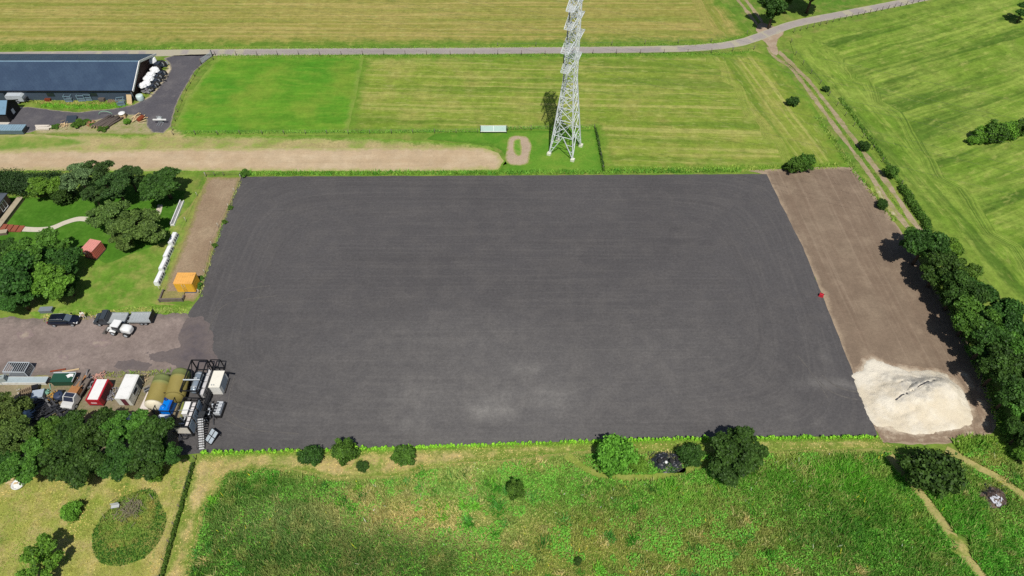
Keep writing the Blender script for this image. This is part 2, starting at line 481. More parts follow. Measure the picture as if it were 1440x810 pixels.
m_bri = gmat('new_grass', SG(84, 144, 38), SG(106, 154, 44), SG(138, 156, 60), mottle=(.45, .25), sc=(.06, .1, 1.6), amt=(.5, .6),
             stripe=dict(freq=.8, amt=.3, col=SG(150, 172, 66), wob=2.0, along=.15, detail=6, lo=.48, hi=.66), stripe2=dict(freq=.2, amt=.4, col=SG(66, 126, 28), wob=3, along=.25, detail=6, lo=.48, hi=.64), edge=dict(col=SG(130, 154, 66), w=1.4, sc=.5), fine=(.88, 1.12))
patch('young_grass_field', [(306, 79), (512, 78), (489, 189), (420, 190), (243, 189), (250, 170), (262, 140)], .007, m_bri, 2.0, .8, .25)
m_right = gmat('silage_grass', SG(104, 138, 44), SG(124, 152, 56), SG(152, 166, 82), mottle=(.38, .42), sc=(.035, .1, 1.4), amt=(.5, .5),
               stripe=dict(freq=.42, amt=.8, col=SG(152, 172, 76), wob=1.2, along=.05, detail=5, lo=.46, hi=.62), stripe2=dict(freq=.17, amt=.85, col=SG(80, 112, 38), wob=1.5, along=.06, detail=5, lo=.47, hi=.6),
               fleck=dict(freq=.9, amt=.5, col=SG(172, 178, 96), wob=1, along=.3, detail=7, lo=.53, hi=.68), fleck2=dict(freq=.7, amt=.55, col=SG(70, 106, 30), wob=1, along=.35, detail=7, lo=.53, hi=.7), edge=dict(col=SG(126, 150, 60), w=4.0, sc=.3), fine=(.8, 1.2), spots=[(.6, .12, SG(176, 178, 100), .5)])
b0, b1 = G(1110, 72), G(1312, 322); c0, c1 = G(1118, 52), G(1300, 4)
def right_at(x, y):
    dl = np.abs(linedist(x, y, b0, b1)); dt = np.abs(linedist(x, y, c0, c1))
    m = dl + 4 * npnoise(x, y, .1, 7) < 12; return {'s': np.where(m, dl, dt), 't': np.where(m, y, x)}
patch('silage_field', [(1112, 58), (1140, 48), (1200, 32), (1300, 6), (1450, -32), (1800, -60), (1800, 560), (1470, 480), (1420, 430), (1360, 360), (1312, 318), (1262, 262), (1215, 205), (1160, 140), (1118, 92)], .006, m_right, 3.0, 1.0, .35, attrs=right_at)

# lane
m_road = gmat('lane_asphalt', S(160, 152, 148), S(170, 162, 156), S(148, 140, 136), sc=(.05, .4, 3), amt=(.5, .4), fine=(.93, 1.07), bump=.01,
              edge=dict(col=S(178, 172, 150), w=.45, sc=1.2))
lane = spline([G(*p) for p in [(-260, 80), (-100, 78.5), (60, 77), (300, 73.8), (500, 72.4), (700, 71.4), (900, 69.6), (985, 67), (1040, 60), (1082, 46), (1120, 33), (1200, 17), (1290, -1), (1420, -30), (1560, -62)]], 6)
patch('lane', ribbon_poly(lane, 2.75), .02, m_road, 2.0, .7, .12, px=False)
m_dirt = gmat('dirt_track', S(176, 156, 134), S(160, 140, 118), S(190, 176, 156), sc=(.1, .5, 3), edge=dict(col=S(128, 136, 70), w=.18, sc=1.5), bump=.03)
patch('lane_junction', [(1062, 38), (1072, 30), (1078, 34), (1098, 40), (1104, 44), (1092, 60), (1096, 74), (1092, 80), (1084, 76), (1078, 62), (1068, 52), (1064, 45)], .014, m_dirt, 1.0, .4, .3, smooth=1)
m_rut = gmat('rut_earth', S(172, 154, 130), S(156, 142, 110), S(134, 138, 78), sc=(.15, .6, 3), amt=(.5, .7), bump=.03)
m_trod = gmat('trodden_grass', S(180, 166, 112), S(164, 156, 96), S(132, 142, 70), sc=(.2, .7, 3), amt=(.5, .7), bump=.05)
m_faint = gmat('faint_path', S(140, 154, 70), S(122, 144, 58), S(156, 156, 88), sc=(.3, .8, 3), amt=(.5, .6), bump=.05)
def rut(name, pts, w, z=.012, mat=None):
    return patch(name, ribbon_poly(spline([G(*p) for p in pts], 6), w), z, mat or m_rut, .8, .4, .3, px=False)
rut('wheel_track', [(1066, 36), (1052, 18), (1036, -2), (1010, -40)], .8)
rut('wheel_track', [(1074, 34), (1060, 14), (1046, -4), (1022, -40)], .8)
rut('wheel_track', [(1080, 66), (1089, 80), (1112, 95), (1130, 118), (1163, 163), (1196, 208), (1228, 253), (1261, 301), (1290, 335)], .95)
rut('wheel_track', [(1094, 72), (1118, 95), (1143, 120), (1179, 167), (1216, 216), (1253, 265), (1285, 312), (1310, 340)], .95)
m_pale = gmat('pale_dust', S(205, 192, 170), S(190, 175, 150), S(165, 160, 110), sc=(.2, .8, 3), edge=dict(col=S(150, 150, 90), w=.6, sc=1.2), bump=.03)
patch('dust_patch', [(1228, 262), (1236, 262), (1243, 276), (1252, 290), (1262, 302), (1256, 304), (1246, 294), (1234, 276)], .016, m_pale, .6, .3, .3)

# worn verge, sand strip, loop
m_verge = gmat('worn_verge', S(168, 160, 104), S(182, 166, 120), S(118, 146, 56), mottle=(.5, .3), sc=(.08, .25, 2), amt=(.5, .75), edge=dict(col=S(112, 148, 52), w=1.6, sc=.5))
patch('worn_verge', [(-60, 206), (60, 192), (120, 186), (200, 190), (243, 178), (252, 182), (262, 190), (430, 192), (560, 196), (690, 205), (712, 230), (690, 242), (-60, 242)], .008, m_verge, 1.5, .5, .6)
patch('grass_strip', [(-60, 192), (60, 189), (120, 195), (128, 204), (60, 212), (-60, 214)], .012, gmat('strip_grass', S(108, 142, 56), S(132, 152, 70), S(164, 156, 96), sc=(.1, .4, 2), edge=dict(col=S(170, 164, 110), w=1.2, sc=.5)), 1.5, .5, .5)
m_sand = gmat('sandy_earth', S(196, 175, 144), S(186, 163, 132), S(205, 187, 158), mottle=(.4, .18), sc=(.05, .3, 2), amt=(.5, .5), edge=dict(col=S(172, 166, 112), w=1.2, sc=.45),
              stripe=dict(freq=.9, amt=.35, col=S(180, 156, 124), wob=.4, along=.02), bump=.04, fine=(.9, 1.1))
patch('sand_strip', [(-60, 214), (60, 211), (130, 211), (260, 209), (450, 208), (600, 208), (680, 208), (700, 215), (708, 226), (700, 238), (600, 241), (300, 240), (-60, 240)], .016, m_sand, 1.5, .5, .3)
patch('pylon_paddock', [(612, 187), (838, 182), (848, 242), (702, 242), (712, 226), (706, 212), (690, 203), (600, 196)], .008, gmat('paddock_grass', S(86, 136, 40), S(104, 146, 48), S(132, 152, 62), sc=(.08, .3, 2), edge=dict(col=S(84, 128, 38), w=1., sc=.6)), 1.5, .6, .3)
patch('sandy_loop', [(714, 194), (722, 190.5), (738, 191), (746, 196), (747, 210), (744, 228), (736, 233), (718, 232), (710, 226), (712, 210)], .018, gmat('loop_sand', S(186, 166, 142), S(172, 152, 132), S(190, 178, 150), sc=(.2, .8, 3), edge=dict(col=S(140, 150, 80), w=.5, sc=1.2)), .8, .35, .25, smooth=1)
patch('grass_island', [(723, 196), (732, 194), (734, 205), (734, 216), (730, 220), (724, 217), (722, 206)], .024, gmat('island_grass', S(92, 146, 42), S(120, 158, 60), S(150, 156, 90), sc=(.3, 1, 3), edge=dict(col=S(160, 160, 100), w=.4, sc=1.5)), .6, .3, .35, smooth=1)

# the dark field
m_dark = gmat('dark_cinder', S(84, 82, 83), S(90, 88, 89), S(98, 95, 94), mottle=(.6, .07), sc=(.03, .25, 2.4), amt=(.5, .5), fine=(.82, 1.18), bump=.07,
              stripe=dict(freq=1.9, amt=.22, col=S(108, 105, 103), wob=.3, along=.02, detail=2, lo=.5, hi=.62), stripe2=dict(freq=.55, amt=.2, col=S(76, 74, 75), wob=.8, along=.02, detail=2, lo=.5, hi=.64),
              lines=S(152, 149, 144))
def gauss(x, y, L):
    o = np.zeros_like(x)
    for (px, py, rx, ry, a) in L:
        u, v = G(px, py); o = np.maximum(o, a * np.exp(-((x - u) / rx) ** 2 - ((y - v) / ry) ** 2))
    return o
dxl, dxr, dyt, dyb = G(318, 320)[0], G(1150, 430)[0], G(700, 248)[1], G(700, 625)[1]
def dark_at(x, y):
    s = softmin([x - dxl, dxr - x, dyt - y, y - dyb], 5.0)
    d = gauss(x, y, [(690, 575, 5, 2.4, .85), (740, 522, 4, 1.2, .7), (770, 560, 6, 3, .6), (580, 595, 4, 1, .7), (720, 548, 3, .8, .8), (600, 560, 9, 4, .45), (690, 560, 30, 14, .32), (640, 480, 20, 6, .25), (900, 520, 22, 12, .22), (1050, 590, 16, 4, .2), (450, 590, 16, 4, .22), (1190, 545, 5, .35, .75), (1172, 540, 6, .3, .5), (1170, 520, .5, 6, .35)])  # dusty patches and tracks, plus broad blobs painting in the lower centre sheen
    m = s + 4 * npnoise(x, y, .08, 9) < 13; return {'s': np.where(m, s, y), 't': np.where(np.minimum(x - dxl, dxr - x) < np.minimum(dyt - y, y - dyb), y, x), 'tint': d}
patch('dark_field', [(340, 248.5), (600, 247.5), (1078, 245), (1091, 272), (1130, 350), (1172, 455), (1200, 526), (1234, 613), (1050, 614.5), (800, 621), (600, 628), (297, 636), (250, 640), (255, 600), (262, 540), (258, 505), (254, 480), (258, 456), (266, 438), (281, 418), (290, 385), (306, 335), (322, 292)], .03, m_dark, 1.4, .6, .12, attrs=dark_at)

# bare soil
m_soil = gmat('bare_soil', S(134, 117, 100), S(126, 109, 93), S(148, 132, 113), mottle=(.4, .2), sc=(.04, .2, 2.2), amt=(.52, .5), fine=(.88, 1.12), bump=.05,
              stripe=dict(freq=.9, amt=.3, col=S(120, 101, 86), wob=.9, along=.02, detail=3, lo=.5, hi=.62), stripe2=dict(freq=1.6, amt=.25, col=S(160, 143, 124), wob=.5, along=.02, detail=1, lo=.56, hi=.66),
              edge=dict(col=S(164, 146, 124), w=1.0, sc=.5))
e0, e1 = G(1091, 272), G(1200, 526)
cx1, cy1 = G(1215, 425)
def soil_at(x, y):
    d = np.abs(linedist(x, y, e0, e1)); 
    return {'s': d, 't': y}
patch('bare_soil', [(1048, 240), (1100, 237.5), (1198, 235), (1222, 265), (1262, 318), (1300, 380), (1345, 450), (1380, 520), (1402, 580), (1396, 608), (1372, 618), (1330, 624), (1242, 624), (1228, 600), (1190, 505), (1150, 400), (1082, 255), (1078, 246)], .014, m_soil, 1.2, .5, .3, attrs=soil_at)
m_soil2 = gmat('worn_soil', S(170, 150, 124), S(152, 131, 107), S(130, 110, 90), mottle=(.5, .3), sc=(.12, .5, 2.5), amt=(.5, .6), edge=dict(col=S(140, 134, 84), w=.9, sc=.8), bump=.06, spots=[(.62, .4, S(182, 160, 132), .7)])
patch('worn_paddock', [(290, 249), (340, 250), (330, 280), (306, 335), (290, 385), (281, 414), (272, 424), (224, 424), (236, 398), (262, 330), (282, 275)], .016, m_soil2, .8, .4, .3)

# gravel yard and storage ground
m_yard = gmat('yard_gravel', S(142, 128, 122), S(130, 117, 111), S(156, 142, 134), mottle=(.5, .25), sc=(.08, .3, 2.2), amt=(.5, .55), edge=dict(col=S(124, 114, 108), w=1.8, sc=.6), bump=.05, spots=[(.66, .25, S(186, 172, 150), .8), (.64, .17, S(108, 98, 100), .7)])
patch('gravel_yard', [(-120, 452), (60, 447), (100, 445), (220, 441), (262, 441), (276, 450), (272, 475), (276, 500), (282, 520), (262, 530), (200, 530), (0, 530), (-120, 532)], .034, m_yard, 1.0, .35, .55)
m_store = gmat('storage_ground', S(150, 138, 112), S(128, 116, 96), S(116, 124, 66), sc=(.15, .6, 2.5), amt=(.52, .6), edge=dict(col=S(132, 140, 70), w=.8, sc=.8), bump=.05, spots=[(.62, .5, S(180, 164, 140), .6)])
patch('storage_ground', [(-120, 524), (100, 524), (240, 524), (262, 530), (258, 570), (262, 640), (240, 652), (-120, 652)], .014, m_store, 1.0, .4, .3)
m_asph = gmat('yard_asphalt', S(98, 96, 100), S(88, 86, 92), S(120, 116, 116), sc=(.1, .3, 2.5), amt=(.54, .5), edge=dict(col=S(150, 142, 124), w=.35, sc=.9), bump=.03, spots=[(.6, .14, S(134, 128, 124), .6)])
patch('farmyard', [(-90, 158), (20, 152), (40, 150.5), (62, 153), (110, 158), (160, 153), (188, 147), (212, 136), (232, 112), (240, 98), (238, 88), (230, 82), (245, 78), (302, 76), (292, 84), (274, 100), (256, 130), (246, 152), (240, 178), (230, 187), (214, 186), (206, 178), (206, 168), (192, 163), (172, 161), (140, 168), (118, 172), (100, 173), (80, 177), (56, 182), (40, 187), (-90, 190)], .02, m_asph, 1.2, .5, .2)
patch('verge_sand', [(238, 84), (244, 92), (242, 104), (232, 122), (216, 140), (196, 148), (190, 146), (208, 136), (224, 116), (232, 100)], .012, m_pale, .8, .4, .3)
patch('bare_ground', [(50, 180), (80, 174), (120, 167), (170, 158), (204, 160), (212, 178), (216, 190), (160, 189), (100, 188), (50, 189)], .016, gmat('trampled_ground', S(176, 164, 132), S(162, 152, 112), S(120, 140, 62), sc=(.25, .7, 2.5), amt=(.5, .7), edge=dict(col=S(130, 142, 72), w=.8, sc=.7)), .8, .4, .5)
patch('concrete_apron', [(14, 151), (32, 150.5), (24, 157.5), (19, 158), (6, 170), (16, 170), (9, 177), (-10, 177), (-10, 152)], .03, pmat('pale_concrete', S(205, 200, 190), .9), 1.0, .5, .08)

# garden
m_lawn = gmat('garden_lawn', SG(68, 116, 30), SG(82, 128, 38), SG(104, 138, 56), mottle=(.6, .25), sc=(.12, .3, 2), amt=(.54, .5), edge=dict(col=SG(84, 128, 40), w=.7, sc=.8))
patch('garden_lawn', [(-40, 276), (80, 278), (130, 276), (180, 262), (262, 268), (248, 300), (230, 340), (150, 370), (100, 345), (-40, 345)], .012, m_lawn, 1.2, .5, .25)
m_dry = gmat('rough_lawn', SG(124, 150, 62), SG(98, 142, 44), SG(160, 158, 88), mottle=(.6, .32), sc=(.1, .35, 2), amt=(.5, .65), edge=dict(col=SG(150, 150, 84), w=1.0, sc=.6))
patch('rough_lawn', [(60, 380), (120, 345), (180, 345), (240, 318), (258, 300), (272, 282), (288, 262), (284, 278), (262, 332), (236, 398), (222, 426), (266, 430), (262, 442), (180, 442), (80, 448), (40, 440)], .01, m_dry, 1.2, .5, .3)
patch('dry_edge', [(40, 440), (90, 434), (140, 436), (210, 428), (268, 430), (275, 436), (262, 444), (150, 443), (60, 449)], .016, m_verge, .8, .4, .4)
patch('garden_path', ribbon_poly(spline([G(*p) for p in [(30, 322), (52, 323), (72, 321), (92, 313), (110, 308), (128, 309)]], 8), 1.15), .03, pmat('path_slabs', S(206, 198, 180), .9, dirt=.15), .8, .4, .04, px=False)
patch('garden_path', [(222, 288), (229, 288), (227, 298), (224, 304), (219, 298)], .03, _pm['path_slabs'], .8, .4, .05)

# foreground
m_mead = gmat('rough_meadow', S(156, 156, 80), S(132, 148, 62), S(186, 168, 116), mottle=(.5, .35), sc=(.12, .38, 2.2), amt=(.48, .7), fine=(.8, 1.2), spots=[(.55, .3, S(88, 128, 42), .8), (.58, .9, S(176, 160, 104), .5)], bump=.08)
patch('rough_meadow', [(-90, 652), (60, 650), (180, 660), (262, 645), (272, 652), (252, 720), (228, 800), (215, 850), (-90, 850)], .016, m_mead, 1.2, .5, .4)
m_mown = gmat('mown_path', S(188, 170, 120), S(176, 160, 104), S(146, 148, 76), mottle=(.6, .3), sc=(.15, .5, 2.4), amt=(.5, .65), edge=dict(col=S(120, 140, 58), w=1.1, sc=.6), bump=.06, spots=[(.55, .35, S(116, 142, 56), .8)])
patch('mown_path', [(276, 642), (420, 637), (600, 632), (800, 625), (860, 624), (1000, 622), (1235, 619), (1262, 626), (1235, 631), (1100, 632), (1000, 633), (900, 632), (800, 634), (740, 641), (690, 646), (600, 656), (560, 668), (470, 672), (430, 662), (380, 658), (330, 664), (300, 690), (282, 720), (270, 770), (258, 840), (222, 840), (246, 770), (262, 700)], .014, m_mown, 1.0, .4, .35)
m_weed = gmat('weedy_ground', S(88, 122, 44), S(110, 138, 54), S(140, 142, 80), sc=(.1, .4, 2.4), amt=(.52, .6), edge=dict(col=S(150, 150, 84), w=.8, sc=.8), bump=.1)
WEED = [(322, 662), (400, 656), (430, 662), (470, 672), (560, 668), (610, 655), (690, 647), (740, 643), (800, 636), (830, 634), (1000, 634), (1100, 633), (1240, 631), (1300, 640), (1345, 636), (1395, 618), (1420, 640), (1520, 700), (1560, 860), (250, 860), (262, 800), (276, 745), (292, 698)]
patch('weedy_ground', WEED, .02, m_weed, 1.2, .5, .4)
rut('trodden_path', [(1250, 640), (1275, 672), (1300, 702), (1325, 736), (1345, 766), (1375, 806), (1395, 830)], 1.5, .03, m_trod)
rut('trodden_path', [(1330, 632), (1370, 655), (1410, 676), (1450, 706), (1500, 740)], 1.3, .03, m_trod)
rut('trodden_path', [(795, 640), (815, 655), (840, 668), (880, 673), (920, 672), (960, 664), (1000, 650)], 1.2, .03, m_faint)
patch('mown_path', [(1325, 752), (1340, 748), (1362, 764), (1372, 782), (1350, 782), (1322, 770)], .034, m_mown, .6, .3, .3, smooth=1)
OVAL = [(143, 727), (170, 700), (205, 686), (218, 690), (228, 712), (236, 730), (226, 760), (205, 785), (170, 797), (143, 794), (130, 775), (130, 750)]
patch('planted_oval', OVAL, .03, gmat('oval_grass', S(90, 126, 44), S(120, 138, 62), S(150, 136, 82), sc=(.2, .6, 2.5), amt=(.5, .6)), .8, .3, .1, smooth=1)

# heaps
def sand_h(x, y, d):
    return .85 * sand_h0(x, y, d)
def sand_h0(x, y, d):
    cx, cy = G(1300, 560); u, v = (x - cx), (y - cy)
    m = np.exp(-(u / 5.2) ** 2 - (v / 3.0) ** 2) * 2.1 + np.exp(-((u - 3.0) / 2.6) ** 2 - ((v - 1.2) / 2.0) ** 2) * .9
    m *= np.clip(d / 2.0, 0, 1) ** .8
    cut = np.exp(-((u + 1.4 + .5 * v) / 1.6) ** 2 - ((v - .2) / 2.2) ** 2)
    n = npnoise(x, y, .55, 5) - .5; n2 = npnoise(x, y, 1.9, 8) - .5
    terr = np.where(cut > .35, np.round(m * 1.6) / 1.6 - m, 0) * .8
    gr = np.zeros_like(x)
    for A_, B_, dp in (((1256, 567), (1276, 556), .7), ((1277, 556), (1309, 541), .9), ((1266, 585), (1284, 579), .5), ((1284, 531), (1296, 538), .5)):
        a_, b_ = np.array(G(*A_)), np.array(G(*B_)); ab = b_ - a_; tt = np.clip(((x - a_[0]) * ab[0] + (y - a_[1]) * ab[1]) / (ab @ ab), 0, 1); dd = np.hypot(x - a_[0] - tt * ab[0], y - a_[1] - tt * ab[1] + (n2) * .5); gr += .35 * dp * np.exp(-(dd / .2) ** 2)
    m = m - gr
    return np.clip(m + n * .7 * np.clip(d / 2, 0, 1) + n2 * .28 * np.clip(d, 0, 1) + terr, .0, 9) + np.clip(d, 0, .3) * .4
sm = NT('white_sand'); n1 = sm.noise(.22, 5); n2 = sm.noise(1.3, 5, .7); n3 = sm.noise(7, 3)
c = sm.mix(sm.ramp(n1, .4, .62), S(238, 230, 212, .84), S(226, 214, 190, .84)); c = sm.mix(sm.math('MULTIPLY', sm.ramp(n2, .54, .72), .55), c, S(200, 192, 180)); c = sm.mix(sm.math('MULTIPLY', sm.attr('tint'), sm.ramp(n2, .35, .6)), c, S(158, 156, 152)); c = sm.gain(c, n3, .9, 1.1)
sm.bump(sm.math('ADD', n2, sm.math('MULTIPLY', n3, 1.4)), .06); m_wsand = sm.done(c, .95, .1)
m_spill = gmat('spilt_sand', S(222, 210, 188), S(204, 190, 168), S(176, 158, 136), sc=(.3, .9, 3), amt=(.5, .6), edge=dict(col=S(146, 127, 108), w=1.3, sc=.9), bump=.04)
patch('sand_spill', [(1200, 521), (1210, 504), (1226, 499), (1252, 509), (1280, 515), (1318, 518), (1340, 526), (1360, 550), (1374, 583), (1368, 603), (1340, 612), (1290, 617), (1248, 610), (1230, 604)], .026, m_spill, .7, .3, .5)
patch('sand_pile', [(1195, 526), (1214, 522), (1216, 507), (1228, 505), (1255, 516), (1275, 521), (1312, 523), (1332, 526), (1352, 548), (1366, 575), (1368, 596), (1350, 604), (1310, 611), (1285, 610), (1262, 608), (1252, 600), (1232, 602), (1222, 590), (1210, 560)], .04, m_wsand, .2, .25, .5, height=sand_h, attrs=lambda x, y: {'s': y, 't': x, 'tint': gauss(x, y, [(1282, 548, 2.6, 1.6, .8), (1325, 533, 1.6, .8, .6), (1262, 566, .8, .8, .5)])}, kind=None, edge=False, label='heap of white sand spilling onto the edge of the dark field', cat='sand pile')
m_dust2 = gmat('dusty_edge', S(190, 174, 150), S(168, 150, 128), S(212, 200, 178), sc=(.2, .7, 3), edge=dict(col=S(140, 120, 102), w=1.3, sc=.7), bump=.03)
patch('dusty_edge', [(1222, 590), (1245, 600), (1290, 612), (1350, 606), (1378, 592), (1370, 555), (1340, 520), (1362, 520), (1392, 570), (1394, 606), (1340, 622), (1244, 622)], .022, m_dust2, .8, .4, .3)

m_gpale = gmat('pale_gravel', S(168, 154, 138), S(154, 138, 130), S(180, 168, 150), sc=(.3, 1, 3), edge=dict(col=S(140, 124, 121), w=.7, sc=.9), bump=.03)
m_stain = gmat('dark_gravel', S(98, 92, 94), S(90, 84, 88), S(116, 106, 106), sc=(.2, .7, 2.4), edge=dict(col=S(112, 103, 101), w=3.0, sc=.6), bump=.05)
patch('dark_gravel', [(204, 495), (236, 492), (256, 486), (252, 466), (262, 446), (288, 442), (298, 470), (306, 505), (298, 524), (256, 523), (236, 512), (212, 506)], .042, m_stain, .8, .3, .7)
patch('dark_gravel', [(166, 508), (196, 506), (214, 512), (206, 521), (180, 522), (160, 516)], .042, m_stain, .8, .3, .6)
for q_ in ([(20, 466), (44, 463), (50, 474), (28, 478)], [(78, 500), (92, 497), (98, 504), (84, 508)], [(150, 452), (166, 450), (164, 458), (148, 458)], [(120, 480), (150, 476), (160, 484), (130, 490)]): patch('gravel_patch', q_, .04, m_gpale, .5, .25, .8, smooth=1)

m_mark = gmat('tyre_mark', S(112, 108, 104), S(100, 97, 94), S(90, 88, 86), sc=(.6, 1.5, 4), amt=(.5, .8), bump=.02)
for k_, (q_, w_) in enumerate((([(1156, 528), (1172, 541), (1192, 549), (1210, 552)], .22), ([(1152, 536), (1166, 549), (1186, 558), (1206, 562)], .2), ([(1122, 500), (1145, 530), (1164, 560)], .14), ([(300, 440), (312, 420), (335, 408), (380, 402)], .12), ([(292, 470), (305, 440), (330, 424), (390, 416)], .12), ([(360, 600), (330, 588), (322, 560), (330, 530)], .12), ([(420, 610), (350, 604), (318, 590)], .12))):
    patch('tyre_mark', ribbon_poly(spline([G(*p) for p in q_], 6), w_), .034 + .004 * k_, m_mark, .8, .3, .05, px=False)
# ------------------------------------------------------------------ materials for things
black = pmat('black_steel', (.012, .012, .014, 1), .5)
dgrey = pmat('dark_grey_steel', (.045, .05, .058, 1), .5)
galv = pmat('galvanised_steel', (.42, .45, .48, 1), .45, .35)
lgalv = pmat('pale_steel', (.5, .54, .57, 1), .55)
white = pmat('white_paint', (.78, .78, .76, 1), .55, dirt=.15)
tyre = pmat('tyre_rubber', (.02, .02, .02, 1), .85)
glass = pmat('dark_glass', (.02, .028, .035, 1), .08, 0, .6, dirt=.05)
navy = pmat('navy_car_paint', (.008, .011, .022, 1), .15, 0, .6, dirt=.06)
wood = pmat('weathered_timber', S(150, 130, 104), .9, dirt=.4)
pale_wood = pmat('pale_timber', S(208, 182, 140), .9, dirt=.3)
grey_wood = pmat('grey_timber', S(116, 106, 98), .95, dirt=.4)
brown_wood = pmat('brown_crate_timber', S(172, 120, 76), .9, dirt=.3)
rust = pmat('rusty_steel', S(134, 62, 34), .9, dirt=.4)
bark = pmat('tree_bark', S(84, 70, 56), .95, dirt=.4)
bluegrey = pmat('blue_grey_panel', (.26, .33, .41, 1), .35, dirt=.15)

def wheel(par, x, y, z, r, w, rimmat=None, rr=.55):
    a = MB().lathe([(r * .6, -w / 2), (r * .93, -w / 2), (r, -w * .3), (r, w * .3), (r * .93, w / 2), (r * .6, w / 2)], 18, (0, 0, 0), 'Y').build('wheel', tyre, par)
    a.location = (x, y, z)
    MB().lathe([(r * rr, -w / 2 - .02), (r * rr, w / 2 + .02)], 12, (0, 0, 0), 'Y').build('rim', rimmat or galv, a)
    return a
def post_fence(name, pts, label, cat='fence', h=1.1, gap=4.0, mat=None, wires=(.45, .8, 1.05), pw=.1, group=None, wmat=None):
    pts = [Vector((p[0], p[1])) for p in pts]; o = thing(name, label, cat, (pts[0].x, pts[0].y, 0), 0, group)
    P = []
    for i in range(len(pts) - 1):
        k = max(1, round((pts[i + 1] - pts[i]).length / gap))
        P += [pts[i].lerp(pts[i + 1], j / k) for j in range(k)]
    P.append(pts[-1]); b0 = pts[0]; me = MB().tube([(0, 0, -.05), (0, 0, h)], pw / 2, 6).mesh('post'); me.materials.append(mat or grey_wood)
    for p in P:
        q = link('post', me, None, o); q.location = (p.x - b0.x, p.y - b0.y, 0); q.rotation_euler = (random.uniform(-.06, .06), random.uniform(-.06, .06), 0); q.scale.z = random.uniform(.9, 1.1)
    if wires:
        mb = MB()
        for z in wires:
            mb.tube([(p.x - b0.x, p.y - b0.y, z) for p in P], .012, 4, True, False)
        mb.build('wire', wmat or dgrey, o)
    return o

# ------------------------------------------------------------------ the long barn
bx1, by0, by1, byr, ez, rz_ = -79.9, 124.6, 138.2, 131.3, 2.5, 5.0
barn = thing('barn', 'long low barn with dark blue ribbed roof and white gable trim', 'barn', (bx1, byr, 0))
X0 = -64
m_roof = NT('blue_sheet_roof'); wv = m_roof.n.new('ShaderNodeTexWave'); wv.inputs['Scale'].default_value = 1.1; m_roof.link(m_roof.pos, wv.inputs[0])
cc = m_roof.mix(m_roof.ramp(m_roof.noise(.3, 5), .4, .65), S(56, 74, 98), S(64, 83, 106)); cc = m_roof.gain(cc, m_roof.noise(4, 4), .88, 1.12); cc = m_roof.gain(cc, wv.outputs['Fac'], .96, 1.04)
m_roof.bump(wv.outputs['Fac'], .04); m_roof = m_roof.done(cc, .5, .3)
h0, h1 = by0 - byr, by1 - byr
w = MB(); w.add([(X0, h0, 0), (0, h0, 0), (0, h0, ez), (X0, h0, ez)], [(0, 1, 2, 3)]); w.add([(X0, h1, 0), (0, h1, 0), (0, h1, ez), (X0, h1, ez)], [(3, 2, 1, 0)])
w.build('wall', pmat('slate_cladding', S(70, 84, 100), .7), barn)
MB().add([(0, h0, 0), (0, h1, 0), (0, h1, ez), (0, 0, rz_ - .05), (0, h0, ez)], [(0, 1, 2, 3, 4)]).build('gable_wall', pmat('brown_cladding', S(58, 34, 28), .8), barn)
def slope(y, z): return MB().add([(X0, 0, rz_), (.55, 0, rz_), (.55, y, z), (X0, y, z), (X0, 0, rz_ + .12), (.55, 0, rz_ + .12), (.55, y, z + .12), (X0, y, z + .12)], [(3, 2, 1, 0), (4, 5, 6, 7), (0, 1, 5, 4), (1, 2, 6, 5), (2, 3, 7, 6), (3, 0, 4, 7)])
slope(h0 - .2, ez - .08).build('roof', m_roof, barn); slope(h1 + .5, ez - .18).build('roof', m_roof, barn)
MB().tube([(X0, 0, rz_ + .13), (.5, 0, rz_ + .13)], .13, 8).build('ridge_cap', pmat('pale_ridge', S(128, 160, 182), .5), barn)
for y in (h0 - .22, h1 + .52):
    MB().bar((.62, 0, rz_ + .03), (.62, y, ez - .15), .16, .42).build('barge_board', white, barn)
MB().bar((X0, h0 - .26, ez - .1), (.55, h0 - .26, ez - .1), .14, .14).build('gutter', black, barn)
for k in range(6):
    MB().box(-9 - k * 9, -7.4 - k * 9, h0 - .05, h0 - .01, 1.0, 1.8).build('window', glass, barn)
MB().tube([(.06, h0 - .25, 2.3), (.06, h0 - .1, 2.0), (.06, h0 - .1, .05)], .06, 8).build('downpipe', galv, barn)

# small dark shed at the left edge
x, y = G(15, 172)
sh = thing('shed', 'small dark gabled shed with pale blue roof at the left edge of the farmyard', 'shed', (x, y, 0))
MB().prism([(-7, 0), (0, 0), (0, 2.2), (-7, 2.2)], 0, 4.6).build('wall', pmat('black_boards', (.02, .018, .018, 1), .8), sh)
MB().add([(0, 0, 2.2), (0, 4.6, 2.2), (0, 2.3, 3.6)], [(0, 1, 2)]).build('gable_wall', _pm['black_boards'], sh)
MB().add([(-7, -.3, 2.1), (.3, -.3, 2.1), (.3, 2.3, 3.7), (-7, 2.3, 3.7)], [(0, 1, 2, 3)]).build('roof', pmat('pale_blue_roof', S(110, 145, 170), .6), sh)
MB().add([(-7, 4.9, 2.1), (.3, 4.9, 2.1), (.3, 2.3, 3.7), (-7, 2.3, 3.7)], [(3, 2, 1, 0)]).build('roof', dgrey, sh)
MB().bar((.33, -.3, 2.05), (.33, 2.3, 3.65), .08, .22).build('barge_board', black, sh)
MB().bar((.33, 4.9, 2.05), (.33, 2.3, 3.65), .08, .22).build('barge_board', black, sh)
MB().box(.01, .06, 1.9, 2.7, .6, 1.6).build('window', white, sh)
x, y = G(0, 189.5)
ct = thing('flat_container', 'long low grey blue steel container beside the farmyard asphalt', 'container', (x, y, 0))
MB().box(-4, 4.9, 0, 1.9, .1, 1.0).build('body', pmat('grey_blue_sheet', S(92, 112, 122), .6), ct)
